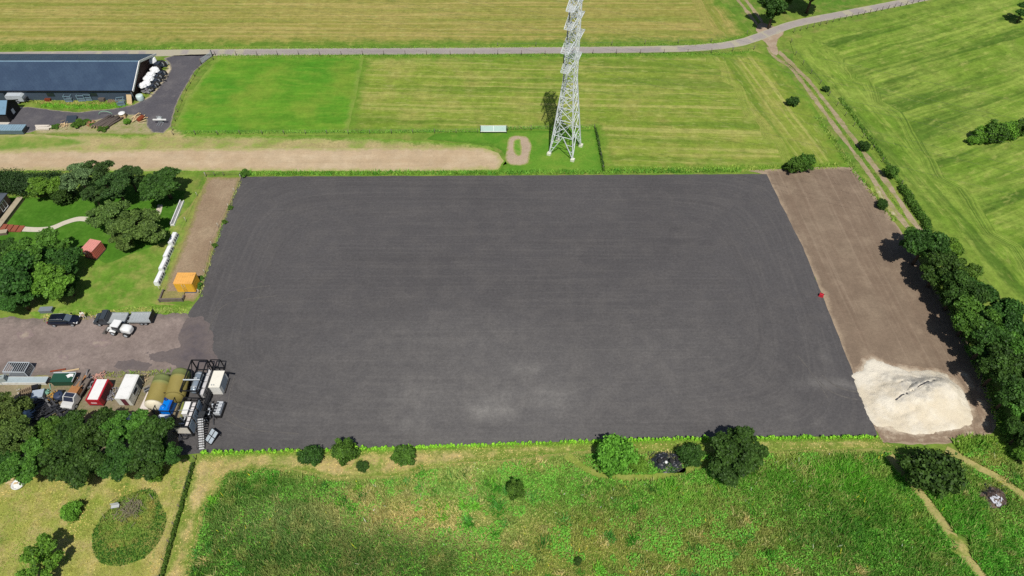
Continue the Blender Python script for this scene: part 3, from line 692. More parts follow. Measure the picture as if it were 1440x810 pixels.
mb = MB().box(-4.05, 4.95, -.05, 1.95, 1.0, 1.08)
for k in range(18): mb.box(-3.9 + k * .5, -3.82 + k * .5, -.05, 1.95, 1.08, 1.12)
mb.build('lid', pmat('grey_blue_lid', S(138, 166, 182), .55), ct)
MB().box(4.96, 5.02, .2, 1.7, .15, .95).build('door', dgrey, ct)

# silver livestock trailer
x, y = G(27, 143)
tr = thing('livestock_trailer', 'silver livestock trailer parked against the barn wall', 'trailer', (x, y, 0))
MB().prism([(-1.8, .55), (1.7, .55), (1.7, 1.6), (1.4, 1.95), (-1.6, 1.95), (-1.8, 1.7)], -.75, .75).build('body', pmat('silver_sheet', (.62, .68, .72, 1), .4, .2), tr)
for yy in (-.78, .78): wheel(tr, .4, yy, .36, .36, .22); wheel(tr, -.4, yy, .36, .36, .22)
MB().bar((1.7, -.6, .5), (3.0, 0, .5), .08).bar((1.7, .6, .5), (3.0, 0, .5), .08).build('drawbar', dgrey, tr)
MB().box(1.7, 2.1, -.6, .6, .6, 1.1).build('front_box', dgrey, tr)

# stillage racks etc along the south wall
def stillage():
    o = thing('steel_stillage', '', 'rack', (0, 0, 0), 0, 'steel stillages along the barn wall')
    mb = MB()
    for sx in (-.7, .7):
        for sy in (-.5, .5): mb.bar((sx, sy, 0), (sx, sy, 1.5), .09)
        for z in (.15, 1.45): mb.bar((sx, -.5, z), (sx, .5, z), .08)
    for sy in (-.5, .5):
        for z in (.15, .8, 1.45): mb.bar((-.7, sy, z), (.7, sy, z), .08)
    mb.build('frame', pmat('blue_grey_steel', S(130, 158, 172), .5), o)
    MB().box(-.64, .64, -.44, .44, .12, .62).build('tray', pmat('grey_tray', S(112, 128, 138), .7), o)
    return o
s0 = stillage()
for i, (px, py, rz, lab) in enumerate([(99, 142, 0, 'pale blue steel stillage standing alone on the grass by the barn wall'), (117, 141, .1, 'left one of two touching pale blue stillages by the barn wall'), (127, 140, -.05, 'right one of two touching pale blue stillages by the barn wall'), (172, 147, .2, 'pale blue stillage beside the leaning tan boards at the barn corner')]):
    o = s0 if i == 0 else dup(s0)
    x, y = G(px, py); o.location = (x, y, 0); o.rotation_euler.z = rz; o['label'] = lab
def pallet(px, py, rz, label, mat, n=1, group=None, name='pallet', L=1.2, W_=1.0, z=0.0, tilt=0):
    o = thing(name, label, 'pallet', G(px, py) + (z,), rz, group); o.rotation_euler.x = tilt
    mb = MB()
    for k in range(n):
        zz = k * .15
        for j in range(3): mb.box(-L / 2, L / 2, -W_ / 2 + j * (W_ - .1) / 2, -W_ / 2 + j * (W_ - .1) / 2 + .1, zz, zz + .1)
        for j in range(7): mb.box(-L / 2 + j * (L - .1) / 6, -L / 2 + j * (L - .1) / 6 + .1, -W_ / 2, W_ / 2, zz + .1, zz + .125)
    mb.build('deck', mat, o); return o
pallet(69, 141.5, .1, 'dark reddish pallet stack against the barn wall', rust, 4)
pallet(145, 141.5, -.1, 'dark pallet stack among dry grass by the barn wall', grey_wood, 5)
pallet(160, 142.5, .05, 'low weathered pallet by the barn wall beside the boards', wood, 2, L=2.2)
def board(name, a, b, w, t, mat, label, cat, group=None):
    a, b = Vector(a), Vector(b); c = (a + b) / 2
    o = MB().bar(a - c, b - c, w, t).build(name, mat); o.location = c
    return setp(o, label, cat, group)
for k in range(4):
    x, y = G(180 + k * 1.6, 147)
    board('leaning_board', (x, y, 0), (x + .1, y + 1.1, 1.7), .35, .05, pale_wood, 'tan board leaning in a bundle at the barn corner', 'board', 'tan boards leaning at the barn corner')
# machines by the gable
def machine():
    o = thing('farm_machine', '', 'farm machine', (0, 0, 0), 0, 'machines parked by the barn gable')
    mb = MB().box(-1.0, 1.0, -.45, .45, .45, .6).bar((1.0, 0, .5), (1.9, 0, .5), .1).box(-.8, .9, -.4, .4, .6, .95)
    mb.build('chassis', pmat('machine_dark', (.03, .04, .06, 1), .6), o)
    c = MB().lathe([(.1, .86), (.75, .9), (.92, 1.1), (.8, 1.5), (.5, 1.72), (.1, 1.78)], 12, (-.4, 0, 0)); c.v = [(x + random.uniform(-.1, .1), y * .8 + random.uniform(-.1, .1), z + random.uniform(-.08, .08)) for x, y, z in c.v]; c.sm = [False] * len(c.sm); c.build('cover', pmat('white_sheet', (.8, .81, .82, 1), .6, dirt=.2), o)
    for xx, r in ((.9, .5), (-.5, .38)):
        for yy in (-.62, .62): wheel(o, xx, yy, r, r, .3)
    return o
m0 = machine()
for i, (px, py, s, lab) in enumerate([(219.5, 96, 1.35, 'largest white sheeted machine, at the far end of the row by the barn gable'), (224, 107, 1.0, 'white sheeted machine behind the tightest pair by the gable'), (218, 112, .9, 'white sheeted machine beside the orange bucket by the gable'), (216, 119, 1.05, 'white sheeted machine in the middle of the row by the gable'), (212, 125, .9, 'smaller white sheeted machine behind the grey scrap by the gable'), (206.5, 127.5, .9, 'nearest white sheeted machine with grey rails by the gable')]):
    o = m0 if i == 0 else dup(m0)
    x, y = G(px, py); o.location = (x, y, 0); o.scale = (s * 1.18,) * 3; o.rotation_euler.z = random.uniform(-.3, .25); o['label'] = lab
x, y = G(228, 93); o = thing('old_hay_rake', 'dark hay rake with spoked wheels beyond the white machines', 'farm machine', (x, y, 0), .4)
MB().bar((-1.2, 0, .6), (1.2, 0, .6), .12).bar((0, 0, .6), (0, 1.4, .5), .1).build('frame', pmat('machine_dark', (0, 0, 0, 1)), o)
for k in range(4): MB().lathe([(.5, -.03), (.55, -.03), (.55, .03), (.5, .03)], 14, (0, 0, 0), 'Y').build('rake_wheel', galv, o).location = (-1 + k * .66, -.2, .55)
x, y = G(198.5, 140.5); o = thing('wrapped_bale', 'pale mint wrapped round bale at the near end of the machine row', 'bale', (x, y, 0), .3)
MB().lathe([(.3, 0), (.68, .02), (.74, .15), (.74, 1.05), (.66, 1.2), (.2, 1.24)], 16).build('wrap', pmat('mint_wrap', S(205, 226, 222), .35), o)
MB().lathe([(.745, .5), (.75, .52), (.745, .54)], 16).build('band', pmat('mint_band', S(170, 200, 198), .4), o)
x, y = G(202.5, 111); o = thing('orange_bucket', 'rusty orange digger bucket lying by the barn gable wall', 'digger bucket', (x, y, 0), .5)
MB().prism([(-.6, .1), (.5, .05), (.75, .5), (.5, 1.1), (-.1, 1.3), (-.6, 1.1)], -.7, .7).build('bucket', pmat('orange_rust', S(196, 92, 52), .8), o)
mb = MB(); [mb.box(.6, .95, -.7 + k * .32, -.58 + k * .32, .02, .12) for k in range(5)]; mb.build('teeth', dgrey, o)
x, y = G(200, 123); o = thing('scrap_heap', 'grey heap of scrap metal between the gable wall and the machines', 'scrap heap', (x, y, 0))
mb = MB()
for k in range(40):
    a = Vector((random.gauss(0, .7), random.gauss(0, .8), random.uniform(.05, .8))); d = Vector((random.uniform(-1, 1), random.uniform(-1, 1), random.uniform(-.4, .5))) * .6
    mb.bar(a - d, a + d, random.uniform(.05, .3), random.uniform(.03, .12))
mb.build('scrap', pmat('grey_scrap', S(140, 138, 142), .7, dirt=.5), o)

# logs and lumber by the farmyard
lm = MB().tube([(-2.1, 0, 0), (-.5, .03, .02), (.7, -.02, 0), (2.1, 0, 0)], [.2, .19, .18, .17], 9).mesh('log'); lm.materials.append(pmat('grey_log', S(98, 88, 82), .95, dirt=.5))
em = MB().tube([(-2.112, 0, 0), (-2.10, 0, 0)], [.185, .185], 9).mesh('cut_face'); em.materials.append(pale_wood)
for k in range(13):
    row = k // 7; px = 141 + (k % 7) * 3.6 + row * 2
    x, y = G(px, 173.5); o = thing('log', 'grey felled log in the pile behind the farmyard weeds', 'log', (x, y, .2 + row * .34 + random.uniform(0, .12)), math.radians(60 + random.uniform(-6, 6)), 'felled logs in the pile')
    link('stem', lm, None, o); link('cut_face', em, None, o)
x, y = G(149, 161.5); o = MB().tube([(1.4 * math.cos(a), 0, .9 * math.sin(a)) for a in [i * math.pi / 12 for i in range(13)]], .05, 6).build('plastic_hoop', pmat('pale_green_pipe', S(150, 205, 170), .5)); o.location = (x, y, 0); setp(o, 'pale green plastic hoop standing behind the log pile', 'hoop')
for k in range(8):
    x, y = G(50 + random.uniform(0, 4), 183 - (k % 4) * 1.6); z = .1 + (k // 4) * .2
    board('white_board', (x, y, z), (x + random.uniform(2.4, 3.6), y + random.uniform(-.2, .2), z + .05), .3, .12, pmat('bleached_timber', S(222, 212, 198), .9), 'bleached white board in the low stack at the edge of the farmyard', 'board', 'bleached boards in the farmyard stack')
for k in range(12):
    x, y = G(183 + random.uniform(0, 14), 164 + random.uniform(0, 10)); a = random.uniform(.2, 1.5)
    board('broken_board', (x, y, .1 + random.uniform(0, .4)), (x + math.cos(a) * 1.6, y + math.sin(a) * 1.6, .15 + random.uniform(0, .5)), .2, .06, pale_wood, 'broken pale board in the timber heap by the drive', 'board', 'broken boards in the heap by the drive')
x, y = G(100, 173); o = thing('slate_panel', 'dark slate coloured flat panel propped at the edge of the farmyard', 'panel', (x, y, 0), .1)
MB().add([(-1, 0, .05), (1, 0, .05), (.8, 1.9, .45), (-1.2, 1.9, .45), (-1, 0, .13), (1, 0, .13), (.8, 1.9, .53), (-1.2, 1.9, .53)], [(3, 2, 1, 0), (4, 5, 6, 7), (0, 1, 5, 4), (1, 2, 6, 5), (2, 3, 7, 6), (3, 0, 4, 7)]).build('panel', pmat('slate_sheet', S(52, 64, 76), .6), o)
MB().bar((-.9, 1.7, 0), (-.9, 1.7, .4), .1).bar((.6, 1.7, 0), (.6, 1.7, .4), .1).build('prop', grey_wood, o)
x, y = G(174, 165); o = thing('bulk_bag', 'white bulk bag with sand coloured side beside the log pile', 'bag', (x, y, 0), .2)
MB().prism([(-.5, 0), (.5, 0), (.58, .5), (.5, 1.0), (-.5, 1.0), (-.6, .5)], -.5, .5).build('bag', pmat('sand_bag_side', S(206, 178, 140), .9), o)
MB().lathe([(.72, 1.0), (.66, 1.12), (.3, 1.25), (.05, 1.27)], 10).build('top_flap', white, o)
x, y = G(199, 169); o = thing('rusty_tank', 'rusty brown oil tank lying at the end of the timber heap', 'tank', (x, y, 0), 1.2)
MB().lathe([(.2, -.8), (.42, -.75), (.45, -.6), (.45, .6), (.42, .75), (.2, .8)], 14, (0, 0, .46), 'X').build('shell', rust, o)
MB().box(-.6, -.5, -.35, .35, 0, .3).box(.5, .6, -.35, .35, 0, .3).build('cradle', dgrey, o)
x, y = G(227, 174); o = thing('field_sprayer', 'white boom field sprayer with grey frame standing on the asphalt drive', 'sprayer', (x, y, 0))
MB().box(-1.35, 1.35, -.12, .12, .9, 1.1).build('boom', white, o)
MB().bar((-.55, .3, .1), (-.55, .3, 1.6), .08).bar((.35, .3, .1), (.35, .3, 1.6), .08).bar((-.55, .3, 1.6), (.35, .3, 1.6), .08).bar((-.6, -.9, .1), (-.6, .3, .1), .08).bar((-.2, -.9, .1), (-.2, .3, .1), .08).bar((.4, -.9, .1), (.4, .3, .1), .08).bar((-.6, .3, .1), (.4, .3, .1), .08).build('frame', galv, o)
MB().box(-.5, .3, .15, .75, .4, 1.2).build('tank', pmat('pale_tank', S(200, 205, 205), .5), o)
# weeds: shrubby clumps between are planted later
# fences and gate at the drive and along the lane
post_fence('wire_fence', [G(p, q) for p, q in [(303, 78), (420, 77.6), (600, 77.3), (800, 76.6), (1000, 74.5), (1060, 70)]], 'wire fence on wooden posts along the near side of the lane', gap=5.2, pw=.14)
post_fence('wire_fence', [G(p, q) for p, q in [(700, 66), (860, 64), (1000, 60), (1050, 49)]], 'sparse wire fence along the far side of the lane', gap=9, pw=.12, wires=(.8,))
post_fence('wire_fence', [G(p, q) for p, q in [(1116, 46), (1180, 29), (1240, 15), (1300, 1)]], 'close set post fence along the rising lane by the right field', gap=1.9, pw=.14)
post_fence('wire_fence', [G(p, q) for p, q in [(244, 190), (400, 189), (520, 188.5), (672, 187)]], 'wire fence between the bright young grass and the sand strip', gap=4.4, pw=.12)
post_fence('wire_fence', [G(p, q) for p, q in [(714, 184), (780, 182.5), (836, 181), (842, 205), (848, 238)]], 'wire fence round the corner of the pylon paddock', gap=4.2, pw=.12)
post_fence('wire_fence', [G(p, q) for p, q in [(300, 84), (280, 98), (262, 128), (250, 158), (243, 184)]], 'old post fence along the asphalt drive', gap=3.2, pw=.12)
post_fence('white_post_fence', [G(p, q) for p, q in [(290, 249), (278, 276), (262, 312), (247, 345), (236, 380), (225, 408)]], 'pale post fence on the garden side of the worn paddock', gap=5, pw=.1, mat=pmat('pale_post', S(200, 196, 180), .9), wires=(.9,))
post_fence('white_post_fence', [G(p, q) for p, q in [(339, 252), (322, 292), (308, 320), (298, 345), (289, 385), (280, 412)]], 'pale post fence between worn paddock and dark field', gap=5, pw=.1, mat=_pm['pale_post'], wires=(.9,))
post_fence('wire_fence', [G(p, q) for p, q in [(290, 248), (315, 247.5), (339, 248)]], 'short wire fence at the top of the worn paddock', gap=2.2, pw=.1)
post_fence('meadow_fence', [G(p, q) for p, q in [(276, 646), (262, 690), (246, 740), (232, 790), (222, 840)]], 'weathered post and wire fence beside the rough meadow', gap=2.6, pw=.12, h=1.2)
post_fence('wire_fence', [G(p, q) for p, q in [(1112, 60), (1118, 78), (1140, 104), (1165, 135), (1200, 178), (1240, 228), (1280, 278)]], 'wire fence hidden in the scrub along the wheel track', gap=4, pw=.12)
ga = thing('field_gate', 'pale tubular gate at the top of the asphalt drive', 'gate', G(284, 90) + (0,), math.atan2(G(301, 78)[1] - G(284, 90)[1], G(301, 78)[0] - G(284, 90)[0]))
mb = MB(); [mb.bar((0, 0, z), (3.3, 0, z), .06) for z in (.25, .5, .75, 1.0, 1.2)]; mb.bar((0, 0, .2), (0, 0, 1.25), .07).bar((3.3, 0, .2), (3.3, 0, 1.25), .07).build('bars', lgalv, ga)
MB().tube([(-.15, 0, 0), (-.15, 0, 1.5)], .1, 8).build('post', grey_wood, ga); MB().tube([(3.5, 0, 0), (3.5, 0, 1.6)], .1, 8).build('post', dgrey, ga)

# player shelter
x, y = G(694, 187); o = thing('bench_shelter', 'long low shelter with two pale mint roof panels and dark ends', 'shelter', (x, y, 0))
mint = pmat('mint_panel', S(150, 188, 176, .75), .45, dirt=.2)
MB().add([(-2.55, -.1, .5), (-.02, -.1, .5), (-.02, .7, 1.2), (-2.55, .7, 1.2)], [(0, 1, 2, 3)]).build('roof_panel', mint, o)
MB().add([(.02, -.1, .5), (2.55, -.1, .5), (2.55, .7, 1.2), (.02, .7, 1.2)], [(0, 1, 2, 3)]).build('roof_panel', mint, o)
for xx in (-2.62, 2.62): MB().prism([(-.05, .0), (.05, .0), (.05, 1.25), (-.05, 1.25)], -.15, .8).build('end_wall', dgrey, o).location = (xx, 0, 0)
MB().bar((-2.6, -.14, .46), (2.6, -.14, .46), .1).bar((-2.6, .72, 1.22), (2.6, .72, 1.22), .08).bar((0, -.12, .5), (0, .7, 1.24), .06).build('frame', white, o)
MB().box(-2.5, 2.5, .45, .7, .35, .42).build('bench', wood, o)

# ------------------------------------------------------------------ pylon
pyl = thing('pylon', 'tall grey lattice electricity pylon with four pairs of crossarms', 'pylon', (10.4, 107.75, 0), math.atan2(6.94, 2.94))
psteel = pmat('pylon_steel', (.68, .72, .74, 1), .5, .0, dirt=.15)
HW = lambda z: (2.42 + (1.0 - 2.42) * z / 15.5) if z < 15.5 else (1.0 - .25 * (z - 15.5) / 15.5 if z < 31 else max(.08, .75 - .67 * (z - 31) / 3.2))
cor = [(-1, -1), (1, -1), (1, 1), (-1, 1)]
for sx, sy in cor:
    mb = MB(); zs = [0.3, 4, 8, 12, 15.5, 20, 25, 31, 34.2]
    for a, b in zip(zs, zs[1:]): mb.bar((sx * HW(a), sy * HW(a), a), (sx * HW(b), sy * HW(b), b), .2 if a < 15 else .14)
    l = mb.build('leg', psteel, pyl)
    MB().box(sx * 2.42 - .36, sx * 2.42 + .36, sy * 2.42 - .36, sy * 2.42 + .36, 0, .5).build('footing', pmat('pale_footing', S(226, 226, 206), .9), l)
br = MB(); Z = [.3, 4.6, 8.0, 10.6, 12.8, 14.6, 16.2, 17.8, 19.3, 20.6, 21.9, 23.2, 24.5, 25.8, 27.1, 28.4, 29.6, 31, 32.4]
for i, (a, b) in enumerate(zip(Z, Z[1:])):
    for k in range(4):
        p, q = cor[k], cor[(k + 1) % 4]; A, B = HW(a), HW(b)
        wbar = .09 if i < 5 else .06
        if i < 1:
            mid = ((p[0] + q[0]) / 2 * B, (p[1] + q[1]) / 2 * B, b)
            br.bar((p[0] * A, p[1] * A, a), mid, .12).bar((q[0] * A, q[1] * A, a), mid, .12)
            for f in (.35, .65):
                zz = a + (b - a) * f; hw = HW(zz); m1 = Vector((p[0] * A, p[1] * A, a)).lerp(Vector(mid), f); br.bar((p[0] * hw, p[1] * hw, zz), m1, .07)
                m2 = Vector((q[0] * A, q[1] * A, a)).lerp(Vector(mid), f); br.bar((q[0] * hw, q[1] * hw, zz), m2, .07)
        else:
            br.bar((p[0] * A, p[1] * A, a), (q[0] * B, q[1] * B, b), wbar).bar((q[0] * A, q[1] * A, a), (p[0] * B, p[1] * B, b), wbar)
        br.bar((p[0] * B, p[1] * B, b), (q[0] * B, q[1] * B, b), wbar)
br.build('bracing', psteel, pyl)
ins = pmat('insulator_dark', (.03, .035, .04, 1), .4)
ARM = [(19.25, 3.78), (23.25, 4.4), (27.0, 3.4), (29.9, 3.0)]
TIPS = []
for z, L in ARM:
    for s in (-1, 1):
        h = HW(z); mb = MB(); t = 1.15
        for sy in (-1, 1):
            mb.bar((s * h, sy * h, z), (s * L, sy * .62, z), .09).bar((s * h, sy * h, z + t), (s * L, sy * .62, z + .1), .075)
            n = 5
            for k in range(n):
                f0, f1 = k / n, (k + 1) / n
                lo = lambda f: Vector((s * h, sy * h, z)).lerp(Vector((s * L, sy * .62, z)), f)
                hi = lambda f: Vector((s * h, sy * h, z + t)).lerp(Vector((s * L, sy * .62, z + .1)), f)
                mb.bar(lo(f0), hi(f1), .035).bar(hi(f1), lo(f1), .035)
        for k in range(6):
            f = k / 5; a = Vector((s * h, -h, z)).lerp(Vector((s * L, -.62, z)), f); b = Vector((s * h, h, z)).lerp(Vector((s * L, .62, z)), f)
            mb.bar(a, b, .06)
            if k < 5:
                g = (k + 1) / 5; b2 = Vector((s * h, h, z)).lerp(Vector((s * L, .62, z)), g); a2 = Vector((s * h, -h, z)).lerp(Vector((s * L, -.62, z)), g); mb.bar(a, b2, .035).bar(b, a2, .035)
        arm = mb.build('crossarm', psteel, pyl)
        MB().tube([(s * L, 0, z - .05), (s * L, 0, z - 1.7)], [.09, .09], 6).build('insulator', ins, arm)
        TIPS.append(Vector((s * L, 0, z - 1.7)))
mat_w = Matrix.Rotation(math.atan2(6.94, 2.94), 4, 'Z')
perp = Vector((6.94, -2.94, 0)).normalized()
for tp in TIPS:
    p0 = mat_w @ tp + Vector((10.4, 107.75, 0)); mb = MB()
    for s in (-1, 1):
        mb.tube([p0 + perp * s * d - Vector((0, 0, .02 * d - d * d * .00006)) for d in range(0, 181, 15)], .011, 4, False, False)
    o = mb.build('power_line', pmat('conductor', (.07, .075, .06, 1), .8)); setp(o, 'thin power line hanging from a pylon crossarm', 'power line', 'power lines on the pylon')
# ------------------------------------------------------------------ garden side
x, y = G(14, 300)
hs = thing('house', 'brick house corner with slate roof and white window at the left edge', 'house', (0, 0, 0))
hd_ = Vector(G(31, 281)) - Vector(G(0, 322)); hs.rotation_euler.z = math.atan2(hd_.y, hd_.x) - math.pi / 2; hd_.normalize(); hc_ = Vector(G(19, 287)) - hd_ * 3.2; hs.location = (hc_.x, hc_.y, 0)
hb = pmat('house_brick', S(118, 100, 88), .9, dirt=.3)
MB().box(-7, -.0, -3.2, 3.2, 0, 2.5).build('wall', hb, hs)
MB().add([(-7, -3.4, 2.5), (.15, -3.4, 2.5), (-2.6, 0, 4.0), (-7, 0, 4.0)], [(0, 1, 2, 3)]).add([(-7, 3.4, 2.5), (.15, 3.4, 2.5), (-2.6, 0, 4.0), (-7, 0, 4.0)], [(3, 2, 1, 0)]).add([(.15, -3.4, 2.5), (.15, 3.4, 2.5), (-2.6, 0, 4.0)], [(0, 1, 2)]).build('roof', pmat('slate_roof', S(88, 96, 106), .6), hs)
wn = MB().box(.01, .06, .4, 2.0, .7, 2.2).build('window', glass, hs)
MB().bar((.07, .4, .7), (.07, .4, 2.2), .1).bar((.07, 2.0, .7), (.07, 2.0, 2.2), .1).bar((.07, .4, .7), (.07, 2.0, .7), .1).bar((.07, .4, 2.2), (.07, 2.0, 2.2), .1).bar((.07, 1.2, .7), (.07, 1.2, 2.2), .08).build('frame', white, wn)
MB().bar((.2, -3.4, 2.46), (.2, 3.4, 2.46), .1).build('gutter', dgrey, hs)
def wall(name, a, b, w, h, mat, label, cat):
    a, b = Vector(a), Vector(b); c = (a + b) / 2; d = (b - a); L = d.length
    o = thing(name, label, cat, (c.x, c.y, 0), math.atan2(d.y, d.x))
    MB().box(-L / 2, L / 2, -w / 2, w / 2, 0, h - .08).build('masonry', mat, o)
    MB().box(-L / 2 - .03, L / 2 + .03, -w / 2 - .04, w / 2 + .04, h - .08, h).build('coping', pmat('coping_stone', S(176, 164, 140), .9, dirt=.3), o)
    return o
wall('terrace_wall', G(0, 322), G(31, 281), 1.0, .7, hb, 'pale stone capped terrace wall running diagonally beside the house', 'wall')
wall('garden_wall', G(-6, 330), G(12, 328), .8, .6, hb, 'short pale wall end below the terracotta steps', 'wall')
st = thing('garden_steps', 'terracotta garden steps leading to the pale path', 'steps', G(4, 322) + (0,), -.02)
for k in range(4): MB().box(k * .92, k * .92 + .86, -.75, .75, 0, .5 - k * .11).build('step', pmat('terracotta_step', S(150, 84, 62), .9, dirt=.2), st)

red = pmat('faded_red_paint', S(206, 108, 98), .6, dirt=.25, dcol=S(226, 158, 146))
def small_container(name, loc, rz, L, W_, H, body, roofm, base, label, bars=True):
    o = thing(name, label, 'container', loc, rz)
    mb = MB().box(-L / 2, L / 2, 0, W_, .18, H)
    for k in range(int(L / .28)):
        xx = -L / 2 + .14 + k * .28; mb.box(xx, xx + .12, -.03, 0, .25, H - .1); mb.box(xx, xx + .12, W_, W_ + .03, .25, H - .1)
    for k in range(int(W_ / .28)):
        yy = .1 + k * .28; mb.box(L / 2, L / 2 + .03, yy, yy + .12, .25, H - .1); mb.box(-L / 2 - .03, -L / 2, yy, yy + .12, .25, H - .1)
    mb.build('body', body, o)
    mb = MB().box(-L / 2 - .04, L / 2 + .04, -.05, W_ + .05, H, H + .05)
    for k in range(int(L / .4)): mb.box(-L / 2 + .1 + k * .4, -L / 2 + .25 + k * .4, .1, W_ - .1, H + .05, H + .075)
    mb.build('roof', roofm, o)
    MB().box(-L / 2 - .02, L / 2 + .02, -.06, W_ + .02, 0, .17).build('base', base, o)
    if bars:
        d = MB().box(-L / 2 + .1, -.02, -.075, -.035, .25, H - .08).build('door', body, o); MB().tube([(-.2, -.1, .3), (-.2, -.1, H - .1)], .025, 6).build('lock_bar', galv, d)
        d = MB().box(.02, L / 2 - .1, -.075, -.035, .25, H - .08).build('door', body, o); MB().tube([(.2, -.1, .3), (.2, -.1, H - .1)], .025, 6).build('lock_bar', galv, d)
    return o
x, y = G(263.5, 411.5)
small_container('storage_container', (x, y, 0), .0, 2.95, 2.3, 2.2, pmat('yellow_paint', S(240, 184, 56), .5, dirt=.2, dcol=S(226, 150, 60)), pmat('yellow_roof', S(238, 178, 92), .7, dirt=.3), pmat('blue_base', S(66, 96, 130), .6), 'yellow storage container on a blue base in the worn paddock')
x, y = G(129, 364)
o = small_container('storage_container', (x, y, 0), -.25, 2.1, 2.5, 2.0, red, pmat('pink_roof', S(222, 150, 140), .8, dirt=.3), dgrey, 'faded red storage container on the lawn between the dark trees')
MB().box(-.75, -.35, -.09, -.08, 1.2, 1.6).build('notice', white, o)
# timber bay
bay = thing('timber_bay', 'low open timber bay of grey sleepers at the foot of the worn paddock', 'timber bay', G(226, 424) + (0,), math.radians(2))
MB().box(0, 3.6, -.12, .12, 0, .65).build('front_board', grey_wood, bay); MB().box(-.12, .1, .14, 2.1, 0, .6).build('side_board', grey_wood, bay); MB().box(3.5, 3.72, .14, .8, 0, .6).build('side_board', grey_wood, bay)
MB().box(.12, 3.45, .15, 1.9, 0, .28).build('soil_fill', m_soil2, bay)
for xx in (-.05, 3.6): MB().box(xx - .08, xx + .08, -.24, -.13, 0, .85).build('post', grey_wood, bay)
# white barriers
def barrier():
    o = thing('white_barrier', '', 'barrier', (0, 0, 0), 0, 'white barriers in line along the paddock')
    MB().prism([(-.42, 0), (.42, 0), (.42, .5), (.3, .95), (-.3, .95), (-.42, .5)], -1.24, 1.24).build('block', pmat('white_plastic', (.8, .81, .82, 1), .5, dirt=.1), o)
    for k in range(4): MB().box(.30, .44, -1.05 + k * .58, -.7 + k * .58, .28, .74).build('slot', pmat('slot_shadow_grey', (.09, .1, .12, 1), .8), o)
    return o
b0 = barrier()
BP = [(239, 345, 'white slotted barrier farthest up the row, beside the willow'), (232, 364, 'second white slotted barrier from the top of the row'), (226, 381, 'third white slotted barrier from the top of the row'), (219.5, 400, 'white slotted barrier nearest the timber bay')]
for i, (px, py, lab) in enumerate(BP):
    o = b0 if i == 0 else dup(b0)
    x, y = G(px + 6, py - 6); o.location = (x, y, 0); o.rotation_euler.z = -.03; o['label'] = lab
p, q = Vector(G(243, 318)), Vector(G(257, 284)); c = (p + q) / 2; d = q - p
o = thing('white_trough', 'long narrow white trough with grey inside at the edge of the lawn', 'trough', (c.x, c.y, 0), math.atan2(d.y, d.x))
L = d.length / 2
MB().box(-L, L, .2, .34, .02, .55).box(-L, L, -.34, -.2, .02, .4).box(-L, -L + .12, -.2, .2, .02, .4).build('side', white, o)
MB().box(-L, L, -.2, .2, .02, .16).build('bed', pmat('grey_bed', S(150, 150, 150), .9), o)
# tub bench box by the trees
x, y = G(67, 438); o = thing('storage_bench', 'grey flat topped chest under the dark trees at the yard edge', 'chest', (x, y, 0), .05)
MB().box(-.95, .95, -.4, .4, 0, .6).build('body', pmat('grey_plastic', S(110, 118, 124), .7), o); MB().box(-1, 1, -.45, .45, .6, .68).build('lid', pmat('grey_lid', S(128, 138, 146), .6), o)

# ------------------------------------------------------------------ vehicles
def loft(stations, n=14):
    """stations: (x, half width, z0, z1, squareness)"""
    mb = MB(); b = 0
    for (x, w, z0, z1, e) in stations:
        for j in range(n):
            a = 2 * math.pi * j / n + math.pi / n; c, s_ = math.cos(a), math.sin(a)
            mb.v.append((x, w * math.copysign(abs(c) ** e, c), (z0 + z1) / 2 + (z1 - z0) / 2 * math.copysign(abs(s_) ** e, s_)))
    for i in range(len(stations) - 1):
        for j in range(n):
            mb.f.append((i * n + j, i * n + (j + 1) % n, (i + 1) * n + (j + 1) % n, (i + 1) * n + j)); mb.sm.append(True)
    mb.f.append(tuple(reversed(range(n)))); mb.sm.append(False); k = (len(stations) - 1) * n
    mb.f.append(tuple(k + j for j in range(n))); mb.sm.append(False)
    return mb
x, y = G(90, 459.5)
car = thing('parked_car', 'black estate car parked on the gravel yard', 'car', (x, y + .85, 0), math.radians(2))
loft([(-2.28, .62, .45, .85, .5), (-2.2, .8, .32, .98, .45), (-1.6, .88, .24, 1.02, .4), (0, .9, .22, .98, .4), (1.0, .89, .22, .95, .4), (1.75, .84, .26, .84, .45), (2.2, .7, .32, .7, .5), (2.3, .5, .4, .6, .55)], 18).build('body', navy, car)
loft([(-2.12, .6, .85, 1.02, .5), (-1.85, .72, .8, 1.36, .5), (-1.5, .72, .8, 1.45, .5), (0, .73, .8, 1.47, .5), (.45, .72, .8, 1.42, .5), (1.15, .68, .8, 1.0, .5)], 18).build('cabin', glass, car)
loft([(-1.9, .6, 1.34, 1.40, .6), (-1.5, .64, 1.38, 1.49, .6), (0, .65, 1.40, 1.51, .6), (.4, .62, 1.38, 1.46, .6)], 14).build('roof', navy, car)
MB().add([(.47, -.58, 1.415), (.47, .58, 1.415), (1.18, .64, 1.0), (1.18, -.64, 1.0)], [(0, 3, 2, 1)]).build('windscreen', pmat('windscreen_glass', (.10, .13, .16, 1), .06, 0, .8, dirt=.02), car)
for s in (-1, 1):
    MB().box(2.05, 2.24, s * .62 - .16, s * .62 + .16, .56, .70).build('headlight', pmat('headlight_lens', (.7, .72, .74, 1), .1), car)
    MB().box(-2.3, -2.14, s * .62 - .12, s * .62 + .12, .68, .92).build('tail_light', pmat('red_lens', (.35, .015, .015, 1), .2), car)
    MB().tube([(-1.7, s * .56, 1.5), (.1, s * .57, 1.54)], .022, 6).build('roof_rail', galv, car)
    MB().box(.75, .95, s * .98 - .1, s * .98 + .1, .92, 1.06).build('mirror', navy, car)
    for xx in (-1.38, 1.42): wheel(car, xx, s * .82, .32, .32, .2, galv, .68)
